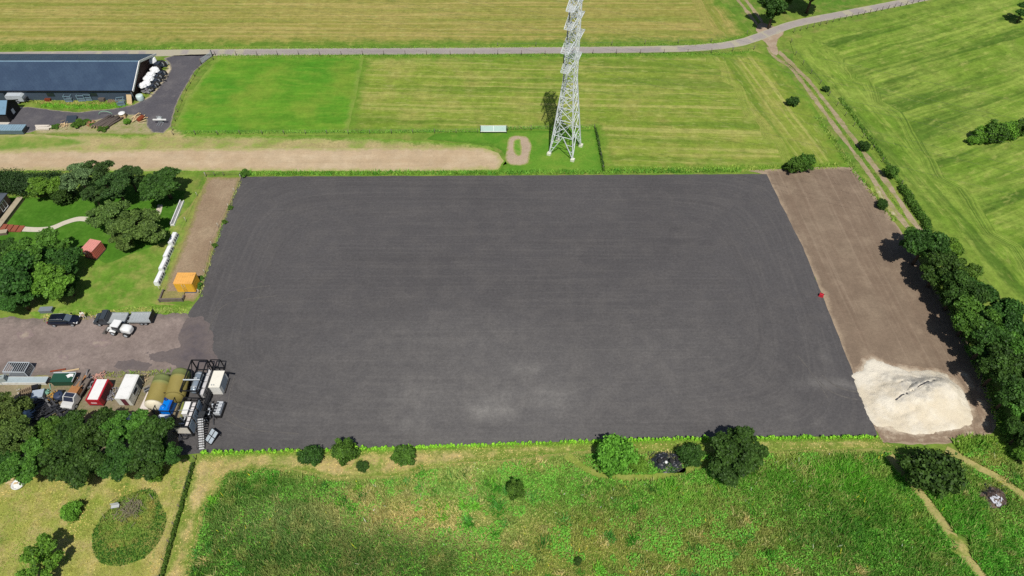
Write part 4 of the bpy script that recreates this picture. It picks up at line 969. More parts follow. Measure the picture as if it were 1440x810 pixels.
# flatbed pickup, facing left
x, y = G(157, 459.5)
pk = thing('flatbed_truck', 'dark grey single cab truck with silver flatbed and low sides', 'truck', (x, y + .95, 0), math.radians(180))
cabm = pmat('truck_grey_paint', (.05, .062, .075, 1), .3, dirt=.12)
MB().prism([(2.55, .45), (2.5, .95), (2.35, 1.1), (1.75, 1.25), (1.15, 1.95), (.35, 2.0), (.3, .45)], -.88, .88).build('cab', cabm, pk)
MB().add([(1.78, -.76, 1.29), (1.78, .76, 1.29), (1.22, .7, 1.93), (1.22, -.7, 1.93)], [(0, 1, 2, 3)]).build('windscreen', glass, pk)
for s in (-1, 1):
    MB().add([(1.6, s * .885, 1.25), (.6, s * .885, 1.25), (.6, s * .885, 1.8), (1.2, s * .885, 1.8)], [(0, 1, 2, 3)]).build('side_window', glass, pk)
    MB().box(2.44, 2.57, s * .62 - .16, s * .62 + .16, .75, .92).build('headlight', _pm['headlight_lens'], pk)
    MB().box(1.5, 1.62, s * 1.05 - .12, s * 1.05 + .12, 1.25, 1.5).build('mirror', black, pk)
    wheel(pk, 1.75, s * .8, .36, .36, .24); wheel(pk, -1.35, s * .78, .36, .36, .3)
MB().box(-2.4, .22, -.95, .95, .82, .92).box(-2.4, .22, -.97, -.92, .92, 1.15).box(-2.4, .22, .92, .97, .92, 1.15).box(-2.42, -2.36, -.95, .95, .92, 1.15).build('flatbed', pmat('silver_bed', (.42, .45, .46, 1), .5, .2, dirt=.25), pk)
MB().box(.2, .28, -.9, .9, .92, 1.9).build('headboard', dgrey, pk)
MB().box(-2.3, 1.2, -.45, .45, .45, .8).build('chassis', black, pk)
x, y = G(199, 457.5)
tl = thing('flatbed_trailer', 'silver flatbed trailer with upright dark tail ramp behind the grey truck', 'trailer', (x, y + .9, 0), math.radians(1))
mb = MB().box(-1.85, 1.75, -.95, .95, .68, .76).box(-1.85, 1.75, -.97, -.93, .76, 1.02).box(-1.85, 1.75, .93, .97, .76, 1.02)
for k in range(8): mb.box(-1.8 + k * .45, -1.72 + k * .45, -.9, .9, .76, .785)
mb.build('bed', _pm['silver_bed'], tl)
MB().box(1.78, 1.86, -.95, .95, .7, 1.75).build('tail_ramp', black, tl)
MB().bar((-1.85, -.5, .6), (-2.9, 0, .55), .09).bar((-1.85, .5, .6), (-2.9, 0, .55), .09).build('drawbar', galv, tl)
for s in (-1, 1):
    for xx in (.15, .8): wheel(tl, xx, s * .86, .32, .32, .2)
    MB().box(-.25, 1.2, s * .98 - .08, s * .98 + .08, .62, .68).build('mudguard', dgrey, tl)
# wheel loader facing left
x, y = G(170, 473)
wl = thing('wheel_loader', 'white compact wheel loader with bucket down in front of the grey truck', 'wheel loader', (x, y + .75, 0), math.radians(170))
lw = pmat('loader_white', (.78, .79, .78, 1), .4, dirt=.15)
loft([(-2.0, .45, .75, 1.35, .5), (-1.85, .62, .62, 1.6, .45), (-1.2, .66, .6, 1.72, .4), (-.55, .62, .6, 1.7, .45), (-.5, .5, .7, 1.5, .5)], 16).build('engine_hood', lw, wl)
MB().box(-1.9, 1.3, -.4, .4, .38, .72).build('chassis', dgrey, wl)
MB().prism([(.75, .7), (.85, 1.35), (.6, 2.15), (-.35, 2.15), (-.45, .7)], -.58, .58).build('cab_glass', glass, wl)
MB().prism([(.78, 2.15), (.72, 2.28), (-.42, 2.28), (-.5, 2.15)], -.66, .66).build('cab_roof', lw, wl)
mb = MB()
for s in (-1, 1): mb.bar((.85, s * .36, 1.3), (1.75, s * .36, 1.05), .14, .2).bar((1.75, s * .36, 1.05), (2.2, s * .36, .4), .12, .18)
mb.bar((1.4, -.36, 1.15), (1.4, .36, 1.15), .1).bar((.9, 0, 1.0), (2.1, 0, .75), .1); mb.build('loader_arm', lw, wl)
MB().prism([(2.15, .75), (2.2, .12), (2.95, .02), (2.98, .06), (2.3, .2), (2.25, .75)], -.85, .85).build('bucket', pmat('bucket_grey', (.12, .11, .10, 1), .6), wl)
for s in (-1, 1):
    wheel(wl, .95, s * .68, .5, .5, .38, lgalv); wheel(wl, -1.2, s * .68, .5, .5, .38, lgalv)
    MB().prism([(.4, .9), (.6, 1.1), (1.3, 1.1), (1.5, .9), (1.28, 1.04), (.62, 1.04)], s * .68 - .2, s * .68 + .2).build('mudguard', lw, wl)

# ------------------------------------------------------------------ person
def skin_body(name, J, E, mat, parent, sub=1):
    me = bpy.data.meshes.new(name); names = list(J); me.from_pydata([J[k][0] for k in names], [(names.index(a), names.index(b)) for a, b in E], [])
    o = bpy.data.objects.new(name, me); COL.objects.link(o)
    o.modifiers.new('s', 'SKIN'); 
    sv = me.skin_vertices[0].data if me.skin_vertices else None
    if sv is None:
        me.update(); 
    for i, k in enumerate(names): me.skin_vertices[0].data[i].radius = (J[k][1], J[k][2] if len(J[k]) > 2 else J[k][1])
    me.skin_vertices[0].data[0].use_root = True
    o.modifiers.new('u', 'SUBSURF').levels = sub; o.modifiers['u'].render_levels = sub
    dg = bpy.context.evaluated_depsgraph_get(); ev = o.evaluated_get(dg); m2 = bpy.data.meshes.new_from_object(ev)
    bpy.data.objects.remove(o); m2.materials.clear()
    for p in m2.polygons: p.use_smooth = True
    return link(name, m2, mat, parent)
x, y = G(120, 447.5)
pe = thing('person', 'person in pale clothes standing on the grass beside the gravel yard', 'person', (x, y, 0), math.radians(20))
J = dict(pelvis=((0, 0, .95), .14, .11), chest=((0, 0, 1.3), .17, .11), neck=((0, 0, 1.47), .06), head0=((0, -.01, 1.56), .075), head1=((0, -.02, 1.68), .085),
         ls=((.19, 0, 1.4), .06), le=((.26, -.02, 1.12), .045), lh=((.24, -.16, .9), .035), rs=((-.19, 0, 1.4), .06), re=((-.27, .02, 1.12), .045), rh=((-.25, -.06, .86), .035),
         lk=((.13, -.02, .5), .06), la=((.16, .02, .08), .04), lt=((.17, -.15, .04), .04), rk=((-.13, -.04, .5), .06), ra=((-.17, .04, .08), .04), rt=((-.19, -.13, .04), .04))
E_ = [('pelvis', 'chest'), ('chest', 'neck'), ('neck', 'head0'), ('head0', 'head1'), ('chest', 'ls'), ('ls', 'le'), ('le', 'lh'), ('chest', 'rs'), ('rs', 're'), ('re', 'rh'), ('pelvis', 'lk'), ('lk', 'la'), ('la', 'lt'), ('pelvis', 'rk'), ('rk', 'ra'), ('ra', 'rt')]
skin = pmat('skin', S(206, 158, 130), .6, dirt=.02)
skin_body('body', J, E_, skin, pe)
fat = lambda k, f: (J[k][0], J[k][1] * f, (J[k][2] if len(J[k]) > 2 else J[k][1]) * f)
JS = {k: fat(k, 1.5) for k in ('pelvis', 'chest', 'ls', 'le', 'lh', 'rs', 're', 'rh')}; JS['lh'] = ((.242, -.135, .925), .055); JS['rh'] = ((-.253, -.045, .9), .055)
skin_body('shirt', JS, [e for e in E_ if e[0] in JS and e[1] in JS], pmat('cream_shirt', S(246, 242, 230), .9, dirt=.05), pe)
JT = {k: fat(k, 1.5) for k in ('pelvis', 'lk', 'la', 'rk', 'ra')}
skin_body('trousers', JT, [e for e in E_ if e[0] in JT and e[1] in JT], pmat('pale_trousers', S(238, 232, 216), .9, dirt=.05), pe)
MB().lathe([(.02, 1.62), (.098, 1.64), (.108, 1.70), (.09, 1.765), (.04, 1.79), (.005, 1.795)], 14, (0, .012, 0)).build('hair', pmat('dark_hair', (.02, .015, .012, 1), .7), pe)

# ------------------------------------------------------------------ storage yard
# barred cage
x, y = G(12, 531); cg = thing('steel_cage', 'open steel cage of dark bars at the edge of the gravel yard', 'cage', (x, y, 0), math.radians(-1))
mb = MB(); Lc, Wc, Hc = 3.1, 1.7, 1.5
for xx in (0, Lc):
    for yy in (0, Wc): mb.bar((xx, yy, 0), (xx, yy, Hc), .09)
for z in (.1, Hc):
    for yy in (0, Wc): mb.bar((0, yy, z), (Lc, yy, z), .09)
    for xx in (0, Lc): mb.bar((xx, 0, z), (xx, Wc, z), .09)
mb.build('frame', lgalv, cg)
mb = MB(); [mb.bar((.3 + k * .31, 0, Hc), (.3 + k * .31, Wc, Hc), .05) for k in range(9)]; mb.build('top_bars', lgalv, cg)
mb = MB(); [mb.bar((0, 0, .3 + k * .24), (Lc, 0, .3 + k * .24), .045) for k in range(5)]; [mb.bar((Lc, 0, .3 + k * .24), (Lc, Wc, .3 + k * .24), .045) for k in range(5)]; mb.build('side_bars', galv, cg)
MB().box(.06, Lc - .06, .06, Wc - .06, .02, .07).box(.06, Lc - .06, Wc - .08, Wc - .03, .1, Hc - .06).box(Lc - .09, Lc - .05, .1, Wc - .1, .1, Hc - .1).build('panel', pmat('cage_dark', (.02, .022, .028, 1), .7), cg)
x, y = G(9, 538); o = thing('concrete_block', 'upright grey concrete block in front of the steel cage', 'concrete block', (x, y, 0), .25)
MB().prism([(-.45, 0), (.45, 0), (.42, 1.5), (-.42, 1.5)], -.35, .35).build('block', pmat('grey_concrete', S(158, 168, 166), .9), o); MB().tube([(-.12, 0, 1.48), (-.08, 0, 1.62), (.08, 0, 1.62), (.12, 0, 1.48)], .025, 6).build('lifting_eye', dgrey, o)
x, y = G(0, 541); o = thing('steel_beam', 'long pale grey flat topped steel ramp along the yard edge', 'ramp', (x, y, 0), 0)
MB().box(-3, 6.9, 0, .95, .5, .58).build('deck', pmat('pale_grey_deck', S(172, 186, 190), .6, dirt=.15), o)
MB().box(-3, 6.9, -.06, -.004, .05, .6).box(-3, 6.9, .954, 1.0, .05, .6).build('side_flange', pmat('white_flange', S(222, 222, 216), .6), o); MB().box(6.9, 7.3, .2, .8, .1, .45).build('hinge_end', black, o)
# green skip
x, y = G(91, 543); o = thing('green_skip', 'dark green covered skip with a torn white sheet on top', 'skip', (x, y, 0), math.radians(1))
gm = pmat('dark_green_paint', (.012, .06, .035, 1), .5, dirt=.2)
MB().prism([(-1.45, .1), (1.3, .1), (1.55, .6), (1.55, 1.15), (-1.55, 1.15), (-1.5, .6)], 0, 1.4).build('body', gm, o)
MB().box(-1.58, 1.58, -.05, 1.45, 1.15, 1.2).build('cover', pmat('green_cover', (.014, .075, .045, 1), .6), o)
MB().bar((-1.6, 1.52, 1.2), (1.6, 1.52, 1.2), .14).bar((1.62, -.05, 1.18), (1.62, 1.45, 1.18), .08).build('rim', lgalv, o)
o2 = thing('white_sheet', 'crumpled white sheet lying on the green skip', 'sheet', (x + .95, y + .95, 1.21), .2)
MB().add([(-.6, .2, .01), (-.1, .4, .05), (.45, .3, .01), (.5, -.3, .06), (.2, -.1, .02), (-.2, -.35, .05), (-.4, 0, .04)], [(0, 6, 5, 4, 3, 2, 1)]).build('sheet', white, o2)
board('plank', G(71, 523) + (.1,), G(93, 519.5) + (.12,), .22, .1, rust, 'rust red plank on the gravel left of the pale plank', 'plank')
board('plank', G(88, 523.5) + (.1,), G(112, 519.5) + (.14,), .22, .1, pale_wood, 'pale plank on the gravel behind the green skip', 'plank')
# pallets and clutter on the left
pallet(40, 556, .45, 'stack of tan pallets with dark gaps beside the willow crown', wood, 6, L=1.6, W_=1.5)
pallet(40, 566, .5, 'low yellowish pallet in front of the tan pallet stack', pale_wood, 2, L=1.5)
def heap(name, px, py, label, cat, mat, n, rad, size, hmax=.8, seed=1, wk=1.0):
    rr = random.Random(seed); o = thing(name, label, cat, G(px, py) + (0,)); mb = MB()
    for k in range(n):
        a = Vector((rr.gauss(0, rad * .5), rr.gauss(0, rad * .5), rr.uniform(.05, hmax))); d = Vector((rr.uniform(-1, 1), rr.uniform(-1, 1), rr.uniform(-.35, .35))).normalized() * rr.uniform(.4, 1) * size
        mb.bar(a - d, a + d, rr.uniform(.06, .25) * wk, rr.uniform(.04, .1) * wk)
    mb.build('pieces', mat, o); return o
heap('scrap_heap', 70, 580, 'dark heap of steel scrap in front of the leaves of the bottom trees', 'scrap heap', pmat('dark_scrap', (.035, .036, .042, 1), .5, dirt=.4), 90, 2.0, 1.0, 1.1, 3)
heap('scrap_heap', 92, 588, 'blackened pile of bars at the foot of the old truck', 'scrap heap', _pm['dark_scrap'], 60, 1.6, 1.2, .8, 4)
heap('timber_heap', 76, 560, 'small heap of yellow and brown offcuts beside the blue drum', 'timber heap', pmat('yellow_brown', S(190, 146, 72), .9, dirt=.4), 24, .8, .45, .5, 5)
for (px, py, w_, d_, h_, rz, m, lab, nm) in [(57, 558, 1.5, 1.3, .8, .2, pmat('grey_sheet', S(172, 184, 196), .6), 'grey sheeted crate between the tan pallets and the green scrap', 'sheeted_crate'), (52, 548, .9, .7, .7, .3, black, 'black plastic crate behind the grey sheeted crate', 'plastic_crate'), (48, 572, .7, .6, .6, -.2, black, 'black plastic crate at the edge of the willow crown', 'plastic_crate')]:
    o = thing(nm, lab, 'crate', G(px, py) + (0,), rz)
    MB().prism([(-w_ / 2 * .92, 0), (w_ / 2 * .92, 0), (w_ / 2, h_), (-w_ / 2, h_)], -d_ / 2, d_ / 2).build('body', m, o); MB().box(-w_ / 2 - .03, w_ / 2 + .03, -d_ / 2 - .03, d_ / 2 + .03, h_ + .002, h_ + .08).build('lid', m, o)
heap('garden_scrap', 66, 552, 'green and white scrap behind the grey sheeted crate', 'scrap heap', pmat('green_scrap', S(120, 168, 146), .6, dirt=.4), 14, .7, .5, .5, 8)
x, y = G(86, 560); o = thing('plastic_drum', 'dark blue drum standing between the old truck and the offcuts', 'drum', (x, y, 0))
MB().lathe([(.5, 0), (.62, .05), (.65, .4), (.62, .45), (.65, .5), (.65, .95), (.55, 1.05), (.2, 1.06)], 16).build('shell', pmat('drum_blue', S(54, 66, 92), .5), o); MB().lathe([(.1, 1.06), (.1, 1.12)], 10, (.3, 0, 0)).build('cap', black, o)
x, y = G(38, 584); o = thing('ground_sheet', 'pale blue plastic sheet on the ground by the willow crown', 'sheet', (x, y, 0), .3)
patchm = MB().add([(-1.1, -.8, .05), (-.2, -.9, .22), (1.0, -.7, .06), (1.1, .6, .1), (.1, .9, .3), (-1.0, .7, .06), (0, 0, .35)], [(0, 1, 6), (1, 2, 6), (2, 3, 6), (3, 4, 6), (4, 5, 6), (5, 0, 6)]); patchm.build('sheet', pmat('pale_blue_sheet', S(196, 214, 232), .5), o)
# old flatbed truck loaded with scrap
p, q = Vector(G(100, 574)), Vector(G(124, 536)); d = q - p
ot = thing('old_truck', 'old flatbed truck with dark windscreen loaded with timber and scrap', 'truck', (p.x, p.y, 0), math.atan2(d.y, d.x))
L = d.length
MB().prism([(-.4, .4), (-.5, .95), (-.2, 1.15), (.35, 1.2), (.75, 1.75), (1.5, 1.75), (1.5, .4)], -.85, .85).build('cab', pmat('old_white_cab', S(206, 206, 204), .5, dirt=.3), ot)
MB().add([(.34, -.74, 1.235), (.34, .74, 1.235), (.74, .7, 1.74), (.74, -.7, 1.74)], [(0, 1, 2, 3)]).add([(.8, -.7, 1.765), (1.45, -.7, 1.765), (1.45, .7, 1.765), (.8, .7, 1.765)], [(0, 1, 2, 3)]).build('windscreen', pmat('dusk_glass', (.03, .035, .06, 1), .15), ot)
MB().box(1.55, L, -.95, .95, .75, .85).box(1.55, L, -.97, -.92, .85, 1.05).box(1.55, L, .92, .97, .85, 1.05).build('flatbed', grey_wood, ot)
MB().box(-.2, L - .3, -.4, .4, .4, .72).build('chassis', black, ot)
for s in (-1, 1):
    wheel(ot, .2, s * .78, .36, .36, .22); wheel(ot, L - 1.2, s * .78, .36, .36, .26); MB().box(-.5, -.42, s * .55 - .12, s * .55 + .12, .7, .88).build('headlight', _pm['headlight_lens'], ot)
x, y = G(107, 554, .86); o = thing('timber_crate', 'brown slatted crate standing on the old truck bed', 'crate', (x, y, .87), math.atan2(d.y, d.x))
mb = MB().box(-.75, .75, -.62, .62, .02, .8)
for k in range(7): mb.box(-.78 + k * .225, -.6 + k * .225, -.66, .66, .8, .84)
mb.build('slats', brown_wood, o)
for k in range(7):
    f = .5 + k * .065; c = p.lerp(q, f); a = math.atan2(d.y, d.x) + random.uniform(-.5, .5)
    board('scrap_board', (c.x - math.cos(a), c.y - math.sin(a), .95 + k * .05), (c.x + math.cos(a), c.y + math.sin(a), 1.1 + k * .05), .24, .07, random.choice([wood, grey_wood, brown_wood]), 'loose board in the load of the old truck', 'board', 'loose boards on the old truck')
heap('pipe_bundle', 123, 541, 'bundle of grey pipes and bars beyond the old truck tail', 'pipe bundle', pmat('grey_scrap', (0, 0, 0, 1)), 26, 1.0, .9, .7, 11)
# red box trailer
p, q = Vector(G(121.5, 571)), Vector(G(143.5, 571)); ang = math.atan2((q - p).y, (q - p).x)
p = Vector(G(119.5, 562.8, 1.8)); rv = thing('red_box_trailer', 'red box trailer with white roof among the yard clutter', 'trailer', (p.x, p.y, 0), -.02)
wd = 1.95; ln = 3.5; rp = pmat('deep_red_paint', S(178, 30, 48), .4, dirt=.12)
MB().box(0, wd, 0, ln, .35, 1.8).build('body', rp, rv)
MB().box(.28, wd - .22, .12, ln - .05, 1.8, 1.84).build('roof', white, rv)
MB().box(.55, 1.35, -.03, -.004, .95, 1.2).build('notice', pmat('pale_lettering', S(228, 196, 200), .6), rv)
MB().box(.15, wd - .15, -.05, -.004, .42, .5).build('bumper', dgrey, rv)
for s in (.0, wd): wheel(rv, s, 1.6, .3, .3, .2).rotation_euler.z = math.pi / 2; wheel(rv, s, 2.3, .3, .3, .2).rotation_euler.z = math.pi / 2
MB().box(wd + .003, wd + .03, .6, 3.0, .5, 1.65).build('side_door', pmat('maroon_panel', S(90, 24, 34), .5), rv)
# site cabin / caravan
p, q = Vector(G(163, 572)), Vector(G(184, 572.5)); wd = 2.15
p = Vector(G(160.5, 560, 2.15)); wd = 1.95; cv = thing('site_cabin', 'white site cabin with maroon end door and side window', 'cabin', (p.x, p.y, 0), -.03)
ln = 3.9
MB().box(0, wd, 0, ln, .3, 2.05).build('body', pmat('cabin_cream', S(226, 226, 216), .5, dirt=.12), cv)
MB().prism([(-.05, 2.05), (wd + .05, 2.05), (wd - .1, 2.2), (.1, 2.2)], -.06, ln + .06).build('roof', white, cv)
MB().box(.75, 1.45, -.04, -.005, .35, 1.95).build('door', pmat('maroon_door', S(104, 48, 58), .6), cv)
w_ = MB().box(wd + .004, wd + .03, 1.2, 2.3, 1.05, 1.7).build('window', glass, cv); MB().bar((wd + .03, 1.15, 1.0), (wd + .03, 2.35, 1.0), .06).bar((wd + .03, 1.15, 1.75), (wd + .03, 2.35, 1.75), .06).bar((wd + .03, 1.15, 1.0), (wd + .03, 1.15, 1.75), .06).bar((wd + .03, 2.35, 1.0), (wd + .03, 2.35, 1.75), .06).build('frame', galv, w_)
MB().box(wd + .004, wd + .05, 2.7, 3.7, .35, 1.95).build('shutter', pmat('shutter_grey', S(70, 78, 84), .7), cv)
wheel(cv, .1, 2.0, .3, .3, .2).rotation_euler.z = math.pi / 2; wheel(cv, wd - .1, 2.0, .3, .3, .2).rotation_euler.z = math.pi / 2
MB().bar((wd / 2, ln, .35), (wd / 2, ln + .9, .35), .08).build('drawbar', dgrey, cv)
# slabs and tarpaulin
x, y = G(207, 576); o = thing('concrete_slab', 'pale concrete slab beside the white site cabin', 'slab', (x, y, 0), -.05)
MB().box(-1.0, .8, 0, 3.6, .03, .22).build('slab', pmat('pale_slab', S(226, 216, 208), .9, dirt=.1), o)
x, y = G(208, 549, .25); o = thing('generator', 'small dark generator standing on the pale slab', 'generator', (x, y, .23), .6)
MB().box(-.35, .35, -.25, .25, .05, .4).tube([(-.2, 0, .4), (-.2, 0, .55)], .08, 8).build('engine', dgrey, o); MB().bar((-.45, -.3, .0), (-.45, -.3, .55), .05).bar((.45, -.3, 0), (.45, -.3, .55), .05).bar((-.45, .3, 0), (-.45, .3, .55), .05).bar((.45, .3, 0), (.45, .3, .55), .05).bar((-.45, -.3, .55), (.45, -.3, .55), .05).bar((-.45, .3, .55), (.45, .3, .55), .05).build('frame', galv, o)
x, y = G(166, 594); o = thing('tarpaulin', 'pale blue and white tarpaulin over a low stack under the bottom trees', 'tarpaulin', (x, y, 0), -.15)
mb = MB(); N = 9
for i in range(N):
    for j in range(N):
        u, v = i / (N - 1) * 2 - 1, j / (N - 1) * 2 - 1; e = max(abs(u), abs(v)); mb.v.append((u * 1.7, v * 1.5, (.75 if e < .8 else .75 * (1 - e) / .2 + .03) + random.uniform(-.06, .06)))
for i in range(N - 1):
    for j in range(N - 1): mb.f.append((i * N + j, (i + 1) * N + j, (i + 1) * N + j + 1, i * N + j + 1)); mb.sm.append(False)
mb.build('sheet', pmat('blue_white_tarp', S(206, 222, 234), .5, dirt=.35, dcol=S(120, 164, 200)), o)
for (nm, px, py, lab, cat, mt, n_, rad, sz, hm, sd_) in [('pipe_offcuts', 156, 556, 'grey pipe offcuts on the ground between red trailer and white cabin', 'pipe heap', _pm['grey_scrap'], 26, 1.0, .7, .35, 51),
    ('rubble_heap', 203, 535, 'tan rubble and twigs between the white cabin and the olive tanks', 'rubble', pmat('tan_rubble', S(190, 168, 134), .95, dirt=.4), 40, .9, .35, .4, 52), ('brick_rubble', 140, 530, 'pinkish brick rubble behind the red box trailer', 'rubble', pmat('brick_rubble', S(196, 150, 134), .95, dirt=.4), 30, .9, .3, .25, 53),
    ('timber_offcuts', 112, 540, 'brown timber offcuts heaped behind the green skip', 'timber heap', brown_wood, 26, .8, .6, .5, 54), ('wire_heap', 60, 566, 'dark wire and fittings between the grey crate and the dark scrap', 'scrap heap', _pm['dark_scrap'], 30, .8, .5, .5, 55),
    ('stone_heap', 33, 552, 'pale stones at the left end of the pallets', 'stones', pmat('pale_stone', S(186, 180, 168), .9, dirt=.3), 20, .7, .25, .3, 56), ('hose_heap', 147, 582, 'black and brown hoses in front of the red box trailer', 'hose heap', _pm['dark_scrap'], 20, .7, .5, .3, 57),
    ('metal_offcuts', 196, 140, 'dark metal offcuts at the barn corner beside the mint bale', 'scrap heap', _pm['dark_scrap'], 26, .7, .5, .5, 58), ('grey_rails', 208, 131, 'grey rails leaning between the nearest sheeted machines', 'scrap heap', _pm['grey_scrap'], 30, .9, .7, .9, 59), ('dark_implements', 224, 112, 'dark implement parts on the drive side of the machine row', 'scrap heap', _pm['dark_scrap'], 40, 1.5, .6, .8, 60),
    ('twig_heap', 90, 176, 'pale twig heap between bleached boards and slate panel', 'brush pile', pale_wood, 26, 1.0, .5, .35, 61), ('bark_heap', 128, 175, 'reddish bark heap at the left end of the logs', 'bark heap', pmat('red_bark', S(176, 126, 92), .95, dirt=.4), 30, .9, .4, .5, 62)]:
    heap(nm, px, py, lab, cat, mt, n_, rad, sz, hm, sd_, .8)
# olive tanks
om = NT('olive_tank'); tc = om.n.new('ShaderNodeTexCoord'); sx_ = om.n.new('ShaderNodeSeparateXYZ'); om.link(tc.outputs['Object'], sx_.inputs[0])
cO = om.mix(om.ramp(sx_.outputs['Y'], 2.5, 3.5), S(142, 130, 72), S(128, 138, 84)); cO = om.gain(cO, om.noise(1.0, 5), .9, 1.1); m_olive = om.done(cO, .7, .2)
for (pxa, pya, pxb, pyb, lab) in [(217, 569, 231.5, 529, 'olive storage tank with a white domed end, nearest the pale slab'), (246, 558, 256.5, 521, 'olive storage tank beside the black steel frame')]:
    p, q = Vector(G(pxa, pya, 1.45)), Vector(G(pxb, pyb, 1.45)); d = q - p; L = d.length
    o = thing('storage_tank', lab, 'tank', (p.x, p.y, 0), math.atan2(d.y, d.x) - math.pi / 2)
    R = 1.3
    MB().lathe([(R, 0), (R, L - 1.5), (R + .02, L - 1.48), (R + .02, L - 1.4), (R, L - 1.38), (R, L - .7), (R * .94, L - .4), (R * .75, L - .15), (R * .35, L), (.05, L + .02)], 26, (0, 0, R + .15), 'Y').build('shell', m_olive, o)
    MB().lathe([(.05, -.62), (R * .4, -.58), (R * .75, -.42), (R * .95, -.2), (R, 0)], 26, (0, 0, R + .15), 'Y').build('end_cap', pmat('tank_end_cream', S(232, 222, 196), .6) if pxa < 230 else m_olive, o)
    for yy in (.6, 2.9): MB().box(-.95, .95, yy - .15, yy + .15, 0, .55).build('cradle', dgrey, o)

# processing plant in black frames
def frame(name, x0, y0, x1, y1, h, label, rz=0, braces=True, mat=None, w=.14, z0=.1):
    o = thing(name, label, 'steel frame', (x0, y0, 0), rz); X, Y = x1 - x0, y1 - y0; mb = MB()
    for xx in (0, X):
        for yy in (0, Y): mb.bar((xx, yy, 0), (xx, yy, h), w)
        for z in (z0, h): mb.bar((xx, 0, z), (xx, Y, z), w)
    for yy in (0, Y):
        for z in (z0, h): mb.bar((0, yy, z), (X, yy, z), w)
    mb.build('frame', mat or black, o)
    if braces:
        b_ = MB().bar((0, Y, h), (0, Y * .5, z0), .09).bar((0, Y * .5, z0), (0, 0, h), .09).bar((X, Y, h), (X, Y * .5, z0), .09).bar((X, Y * .5, z0), (X, 0, h), .09); b_.build('brace', black, o)
    return o
hf = 2.6
a_, b_, c_, d_ = [G(px, py, hf) for px, py in [(254.7, 549.8), (277.4, 549.3), (289.8, 505.8), (267, 506.8)]]
x0, x1, y0, y1 = (a_[0] + d_[0]) / 2, (b_[0] + c_[0]) / 2, (a_[1] + b_[1]) / 2, (c_[1] + d_[1]) / 2
f1 = frame('plant_frame', x0, y0, x1, y1, hf, 'tall black open steel frame holding a grey pressure tank', -.01)
X, Y = x1 - x0, y1 - y0
o = thing('pressure_tank', 'grey horizontal pressure tank inside the black open frame', 'tank', (x0 + X * .52, y0 + .7, 0))
MB().lathe([(.1, -.1), (.45, 0), (.58, .2), (.58, Y - 2.2), (.45, Y - 1.95), (.1, Y - 1.8)], 20, (0, 0, 1.1), 'Y').build('shell', pmat('tank_grey_blue', S(150, 164, 178), .35, .3), o)
for k in range(3): MB().lathe([(.6, .6 + k * 1.1), (.62, .62 + k * 1.1), (.62, .72 + k * 1.1), (.6, .74 + k * 1.1)], 20, (0, 0, 1.1), 'Y').build('band', galv, o)
MB().box(-.5, .5, .5, .7, 0, .6).box(-.5, .5, Y - 3.2, Y - 3.0, 0, .6).build('saddle', dgrey, o); MB().tube([(-.15, 1.8, 1.6), (-.15, 1.8, 2.0), (.3, 1.8, 2.0)], .09, 8).tube([(.2, .3, 1.5), (.2, .3, 1.95)], .12, 8).build('pipe', lgalv, o)
board('white_pipe', (x0 - .05, y0 + Y * .33, hf + .16), (x0 + X + .05, y0 + Y * .33, hf + .16), .13, .13, pmat('pale_pipe', S(206, 214, 220), .5), 'pale pipe laid across the top of the black frame', 'pipe')
o = thing('white_ducting', 'row of white box ducts along the right side of the black frame', 'duct', (x0 + X - .12, y0 + .2, 0))
for k in range(4): MB().box(0, .55, k * 1.1, k * 1.1 + .95, .3, 1.3).build('duct_box', pmat('duct_white', S(206, 204, 204), .6, dirt=.25), o)
MB().box(.02, .5, -.1, 4.4, .05, .29).build('plinth', dgrey, o)
f2 = frame('black_gantry', x1 + .35, y1 - .9, x1 + 1.75, y1 + .25, 2.3, 'small black gantry frame beside the top of the tall frame', 0, False, w=.11)
o = thing('shadow_filler', 'added low black shadow walkway with handrails between the tall frame and the white plant box', 'filler', (x1 + .62, y0 - 3.2, 0), -.03)  # railed black deck added to fill the band of shadow here
MB().box(0, .62, 0, 7.4, .75, .83).build('deck', pmat('shadow_deck', (.018, .019, .022, 1), .7), o)
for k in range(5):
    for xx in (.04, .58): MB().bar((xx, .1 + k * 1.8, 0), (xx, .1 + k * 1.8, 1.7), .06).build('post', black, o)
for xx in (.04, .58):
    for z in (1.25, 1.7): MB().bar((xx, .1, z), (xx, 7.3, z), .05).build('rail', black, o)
# white plant box
p, q = Vector(G(299.5, 556)), Vector(G(313.5, 556.5))
wb = thing('white_plant_box', 'white plant room box beside the black frames', 'plant room', (p.x, p.y + .1, 0), .0)
wd = 1.5; ln = 2.75
MB().box(0, wd, 0, ln, .12, 1.95).build('body', pmat('plant_white', S(236, 234, 226), .5, dirt=.12), wb)
MB().box(-.04, wd + .04, -.04, ln + .04, 1.95, 2.02).build('roof', pmat('plant_roof', S(240, 236, 222), .6, dirt=.15), wb)
for k in range(2): MB().lathe([(.08, 2.02), (.08, 2.12)], 10, (.35 + k * .3, .35, 0)).build('vent', galv, wb)
MB().box(wd + .004, wd + .03, .5, 2.3, .3, 1.8).build('louvre_panel', pmat('louvre_grey', S(150, 160, 168), .6), wb)
MB().bar((wd, ln - .1, 1.8), (wd + .9, ln - .1, 1.6), .25, .1).bar((wd + .2, .2, .1), (wd + .2, ln, .1), .12).build('bracket', black, wb)
